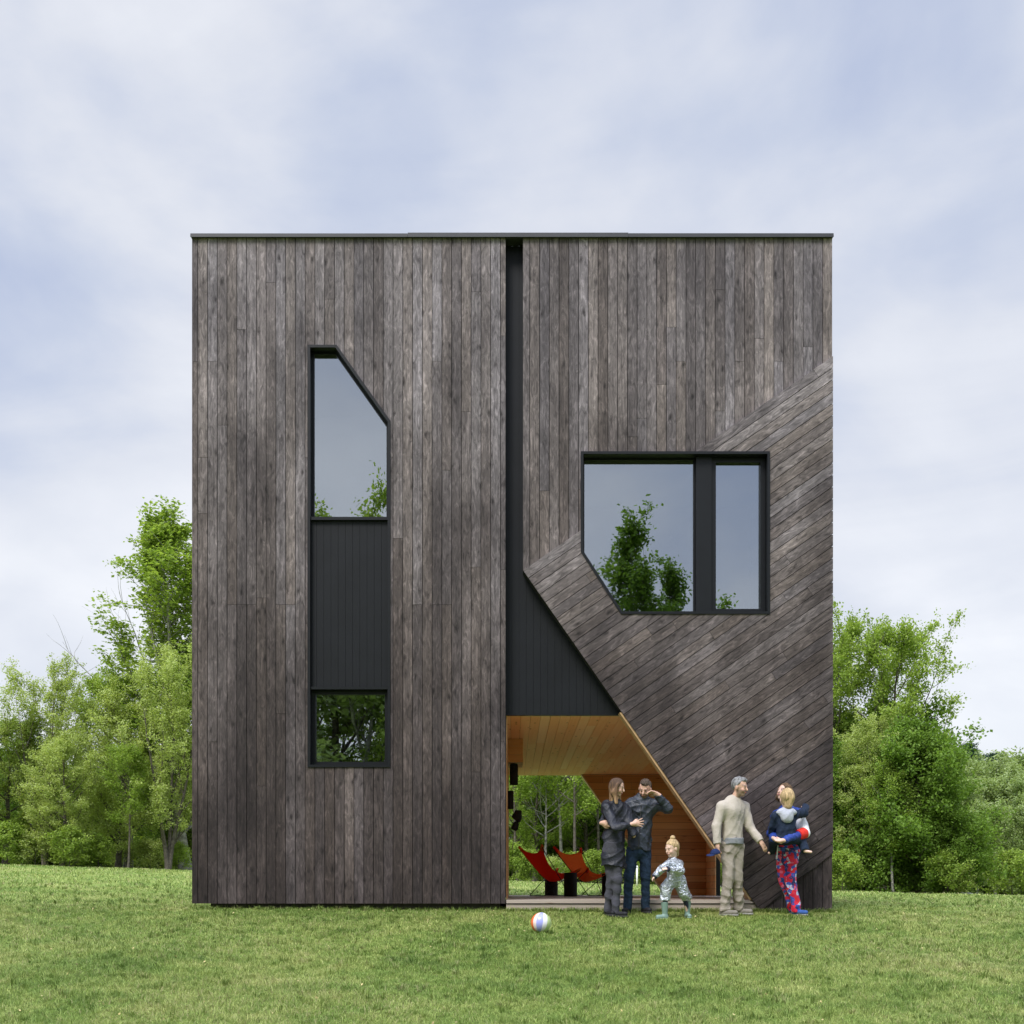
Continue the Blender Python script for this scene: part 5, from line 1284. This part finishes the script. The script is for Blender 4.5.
def gz(px, Y): return tz((px-512)/F*(14+Y), Y)
def foot(px, Y, dy=0): X = (px-512)/F*(14+Y); return np.array([X, Y, tz(X, Y)])
def legs(Y, hipL, knL, anL, hipR, knR, anR, dirL, dirR, S, dyL=0, dyR=0, liftL=0, liftR=0):
    J = {}
    for s, (hp, kn_, an, d, dy, lf) in dict(L=(hipL, knL, anL, dirL, dyL, liftL), R=(hipR, knR, anR, dirR, dyR, liftR)).items():
        f0 = foot(an, Y+dy); J['an'+s] = f0+np.array([0, 0, .085*S+lf]); d = nrmz((*d, 0)); J['toe'+s] = f0+d*.155*S+np.array([0, 0, .030*S+lf])
        J['hip'+s] = PX(hp[0], hp[1], Y+dy*.2); J['kn'+s] = PX(kn_[0], kn_[1], Y+dy*.6-.03)
    return J

# ---- 1: grey haired man in oatmeal sweatshirt, walking to the right
Y = -.50; S = 1.0
J = legs(Y, (728, 846), (728.5, 876), 724.5, (737, 846), (736.5, 876), 739, (.75, -.65), (.8, -.6), S, dyL=-.03, dyR=.10)
J.update(shL=PX(721.5, 803, Y-.08), shR=PX(744, 803.5, Y+.10), elL=PX(716.3, 826, Y-.12), wrL=PX(717.5, 844, Y-.16), elR=PX(750, 827.5, Y+.06), wrR=PX(760.5, 841.5, Y-.04), head=PX(739.5, 787.3, Y-.03))
def w1(J, S, g, c, root):
    wear_legs(J, S, g, c, M['chino'], (.096, .072, .064), 3, .011)
    P = [cone(c['hm']+np.array([0, 0, .10]), c['hm']+np.array([0, 0, .022]),   .148, .147, k=.03, flat=(c['fT'], 1.12), cut=True, cuta=True)]; g('shirt_hem', P, M['greytee'], .003, 6)
    wear_top(J, S, g, c, M['sweater'], 'sweatshirt', .045, .172, .150, (.068, .058, .047), 1.35, .035, 4, .0055)
    wear_shoes(J, S, root, M['shoeg'], M['solew'])
person('grey haired bearded man in oatmeal sweatshirt and stone trousers, blue cap in hand', J, S, (.62, -.78, 0), ((.80, -.55, -.10), (0, 0, 1)),
       dict(L=dict(dn=((.0, -.05, -1), (.9, .3, 0)), curl=.75, side=-1), R=dict(dn=((.55, -.15, -.85), (-.5, .7, -.3)), curl=.35, side=1)),
       dict(skin=(.60, .37, .27), beard=((.17, .13, .11), .6), brow=(.12, .10, .09), hair=short_hair(M['h_grey'], 1.03), wear=w1), Y, 'family on the lawn', headS=1.03, seed=11)

# cap held in his hand
M['capblue'] = cloth('blue_cap_cloth', (.014, .026, .09), .85)
c0 = PX(715.5, 853.5, Y-.17); cp = empty('cap', tuple(c0)); tag(cp, 'dark blue peaked cap dangling from the hand of the grey haired man', 'cap')
HFc = frame_of((-.85, -.45, -.25), (0.3, 0, 1))
me, _ = sdf_mesh('crown', [ell((0, 0, 0), (.062, .074, .062), HFc, clip=[((0, 0, -.0), -HFc[2])]), ], .005); link('dome', me, M['capblue'], cp, True)
me, _ = sdf_mesh('brim', [ell(HFc[1]*.078, (.058, .055, .009), HFc, clip=[(HFc[1]*.045, -HFc[1])])], .004); link('brim', me, M['capblue'], cp, True)

# ---- 2: bearded man shading his eyes, arm round the woman
Y = -.28; S = .99
J = legs(Y, (632.5, 850), (629, 877), 627.2, (645, 850), (645.8, 876), 645, (-.35, -.93), (.25, -.97), S, dyL=-.04, dyR=.03)
J.update(shL=PX(629.5, 801.5, Y+.02), shR=PX(653.5, 801, Y-.02), elL=PX(607, 817, Y-.02), wrL=PX(602.3, 823, Y-.36), elR=PX(667.5, 808.5, Y-.16), wrR=PX(658.5, 795, Y-.21), head=PX(645, 789, Y-.07))
def w2(J, S, g, c, root):
    wear_legs(J, S, g, c, M['jeans'], (.090, .066, .055), 3, .007)
    wear_top(J, S, g, c, M['greyjacket'], 'jacket', -.005, .168, .165, (.074, .064, .050), 1.35, .06, 5, .011)
    hd = [ell(c['nb']-c['fT']*.085+np.array([0, 0, .0]), (.12, .07, .06), (c['rT'], c['fT'], c['uT']))]; g('hood', hd, M['greyjacket'], .008, 9)
    z0 = c['sm']+c['fT']*.128; z1 = c['hm']+c['fT']*.135+np.array([0, 0, .02]); g('zip', [cone(z0, z1, .006, .006)], M['solek'], 0)
    wear_shoes(J, S, root, M['shoeb'], M['solek'])
person('bearded man in slate rain jacket and dark jeans shading his brow with one hand', J, S, (-.15, -.98, 0), ((-.35, -.85, -.42), (.10, 0, 1)),
       dict(L=dict(dn=((.62, -.75, -.10), (.6, .75, 0)), curl=.75, side=-1, sc=1.08), R=dict(dn=((-.85, .0, .42), (0.1, -.3, -.9)), curl=.6, side=-1, sc=1.08)),
       dict(beard=((.15, .085, .05), .75), brow=(.12, .07, .05), hair=short_hair(M['h_dark'], 1.0), wear=w2), Y, 'family on the lawn', headS=1.01, seed=21)

# ---- 3: long haired woman in parka
Y = -.62; S = .96
J = legs(Y, (609.5, 852), (611, 880), 607.5, (616.5, 852), (617.3, 880), 615.5, (.35, -.93), (.75, -.66), S, dyL=.05, dyR=-.06)
J.update(shL=PX(605.5, 804.5, Y-.02), shR=PX(624.5, 804.5, Y+.14), elL=PX(614.5, 828.5, Y-.24), wrL=PX(632.5, 824, Y-.26), elR=PX(628.5, 824, Y+.0), wrR=PX(634, 836, Y-.02), head=PX(617, 787.5, Y-.0))
def w3(J, S, g, c, root):
    wear_legs(J, S, g, c, M['charcoalp'], (.084, .062, .050), 3, .008)
    wear_top(J, S, g, c, M['navyjacket'], 'parka', -.20, .160, .178, (.066, .058, .046), 1.25, .055, 5, .014)
    hd = [ell(c['nb']-c['fT']*.10+np.array([0, 0, -.01]), (.135, .085, .065), (c['rT'], c['fT'], c['uT']))]; g('hood', hd, M['navyjacket'], .010, 9)
    wear_shoes(J, S, root, M['shoeb'], M['solek'])
person('smiling woman with long brown hair in black knee length parka and charcoal trousers', J, S, (.55, -.83, 0), ((.88, -.40, -.22), (0, 0, 1)),
       dict(L=dict(dn=((.9, -.05, .12), (.1, .95, 0)), curl=.18, side=1, spread=.9), R=None),
       dict(skin=(.60, .385, .29), hair=long_hair(M['h_mix'], None, .20), wear=w3), Y, 'family on the lawn', headS=1.0, seed=31)

# ---- 4: toddler striding left in silver suit
Y = -.85; S = .56
J = legs(Y, (672.5, 880), (666.0, 888), 664.5, (679, 880), (684.0, 893), 687.5, (-.95, -.30), (.1, -.98), S, dyL=-.02, dyR=.10)
J.update(shL=PX(667.5, 861, Y-.10), shR=PX(680, 861, Y+.06), elL=PX(662.5, 869, Y-.14), wrL=PX(654.8, 876.5, Y-.16), elR=PX(681, 871, Y-.10), wrR=PX(667.8, 869, Y-.24), head=PX(672.0, 848.5, Y-.04))
def w4(J, S, g, c, root):
    wear_legs(J, S, g, c, M['silver'], (.150, .125, .105), 3, .022, low=.33, name='suit_legs')
    wear_top(J, S, g, c, M['silver'], 'suit_top', -.03, .20, .20, (.092, .082, .066), 1.15, .05, 5, .018)
    P = [cone(J['kn'+s]+(J['an'+s]-J['kn'+s])*.15, J['an'+s]+np.array([0, 0, .05]), .062*S, .046*S, k=.01) for s in 'LR']; 
    for q_, s in zip(P, 'LR'): g('legging', [q_], M['cuffd'], .002)
    for s in 'LR':
        u = nrmz(J['wr'+s]-J['el'+s]); g('cuff', [cone(J['wr'+s]-u*.012, J['wr'+s]+u*.016, .036, .032, cut=True, cuta=True)], M['cuffd'], 0)
    wear_shoes(J, S, root, M['boot'], M['boot'], .005, .064, .27, 'boot')
person('toddler with blond top bun striding in crinkled silver suit and sage rubber boots', J, S, (-.80, -.60, 0), ((-.82, -.50, -.22), (0, 0, 1)),
       dict(L=dict(dn=((-.7, -.1, -.7), (.5, -.1, -.5)), curl=.8, side=1, sc=.95), R=dict(dn=((-.95, -.15, .1), (0, .6, -.8)), curl=.8, side=-1, sc=1.0)),
       dict(skin=(.76, .52, .42), brow=(.4, .28, .18), hair=bun_hair(M['h_blond']), wear=w4), Y, 'family on the lawn', headS=1.62, seed=41, res=.0052)

# ---- 5: woman in flowered trousers carrying a child
Y = -.40; S = .96
J = legs(Y, (782.5, 848), (783, 876), 793, (792, 848), (790.5, 877), 796.5, (.15, -.98), (.55, -.83), S, dyL=.10, dyR=-.08)
J.update(shL=PX(776, 812, Y+.10), shR=PX(799, 810.5, Y+.10), elL=PX(771.5, 833, Y-.06), wrL=PX(774, 838.5, Y-.36), elR=PX(804.5, 833, Y-.18), wrR=PX(783.0, 840.5, Y-.47), head=PX(784.5, 792.3, Y+.10))
def w5(J, S, g, c, root):
    wear_legs(J, S, g, c, M['floral'], (.098, .074, .060), 3, .010)
    wear_top(J, S, g, c, M['blueclo'], 'windbreaker', -.01, .155, .150, (.068, .060, .048), 1.3, .04, 5, .008)
    a, b = J['shR'], J['elR']; u = nrmz(b-a)
    g('sleeve_panel', [cone(a+(b-a)*.15, a+(b-a)*.98, .080*S, .076*S, k=.02, cuta=True)], M['whiteclo'], .004, 7)
    a2, b2 = J['elR'], J['wrR']; g('sleeve_band', [cone(a2+(b2-a2)*.02, a2+(b2-a2)*.32, .077*S, .072*S, cut=True, cuta=True)], M['redclo'], .002, 8)
    P = [cone(c['hm']+c['rT']*s_*.03+np.array([0, 0, .0]), c['hm']+c['rT']*s_*.15+np.array([0, 0, -.10]), .012, .012) for s_ in (-1,)]
    g('pull_cord', [cone(J['hipL']+np.array([-.085, -.10, .05]), J['hipL']+np.array([-.10, -.11, -.14]), .010, .008)], M['whiteclo'], 0)
    wear_shoes(J, S, root, M['shoeblue'], M['solew'])
person('woman in red and blue flowered trousers and blue windbreaker carrying a child', J, S, (-.25, -.95, 0), ((-.82, -.50, .28), (0, 0, 1)),
       dict(L=dict(dn=((.75, -.2, -.45), (.1, -.6, .8)), curl=.5, side=1), R=dict(dn=((-.95, .1, .0), (.1, -.4, .9)), curl=.5, side=1)),
       dict(skin=(.70, .46, .37), hair=long_hair(M['h_brown'], None, .10), wear=w5), Y, 'family on the lawn', headS=1.04, seed=51)

# ---- 6: the carried child, back to us
Y6 = -.70; S = .66
J = dict(shL=PX(775.0, 813, Y6+.02), shR=PX(796, 812, Y6+.02), elL=PX(772.5, 826, Y6+.06), wrL=PX(771.5, 834, Y6+.14), elR=PX(804, 813, Y6+.10), wrR=PX(805, 806.5, Y6+.30),
         hipL=PX(781, 838.5, Y6), hipR=PX(792, 838.5, Y6), knL=PX(773.5, 841, Y6+.18), knR=PX(801.5, 840, Y6+.12), anL=PX(772, 851, Y6+.34), anR=PX(805, 849.5, Y6+.02),
         toeL=PX(769, 853, Y6+.30), toeR=PX(811, 852, Y6-.03), head=PX(787.0, 799, Y6+.0))
J['z0'] = np.array([0, 0, foot(788, Y6)[2]+.0])
def w6(J, S, g, c, root):
    wear_legs(J, S, g, c, M['navyk'], (.115, .090, .078), 3, .008)
    wear_top(J, S, g, c, M['navyk'], 'jacket', -.02, .20, .19, (.088, .078, .064), 1.2, .0, 5, .012)
    nb = c['nb']; f = c['fT']
    hd = [ell(nb-f*.055+np.array([0, 0, -.015]), (.128, .070, .060), (c['rT'], f, c['uT']), k=.02), ell(nb-f*.105+np.array([0, 0, -.075]), (.080, .045, .07), (c['rT'], f, c['uT']), k=.05), ell(nb+np.array([0, 0, .0]), (.085, .075, .04), (c['rT'], f, c['uT']), k=.02)]
    g('hood', hd, M['hoodg'], .006, 9)
def fullhair(matl):
    def f(hc, h, HF, nb, S):
        r, fw, u = HF
        return [('hair', [ell(hc+u*.030*h-fw*.018*h, (.084*h, .100*h, .097*h), HF, k=.01, clip=[(hc+u*.03*h+fw*.05*h, nrmz(fw*.9-u*.4))]), cone(hc-fw*.05*h, hc-fw*.052*h-u*.075*h, .060*h, .048*h, k=.03*h)], matl)]
    return f
person('small blond child in navy fleece with pale grey hood held on the arm, back turned', J, S, (.05, .99, 0), ((-.05, .99, .02), (0, 0, 1)),
       dict(L=None, R=dict(dn=((.0, .9, .2), (0, 0, -1)), curl=.5, side=1)),
       dict(skin=(.76, .52, .42), hair=fullhair(M['h_blond']), wear=w6), Y6, 'family on the lawn', headS=1.62, seed=61, res=.0052)
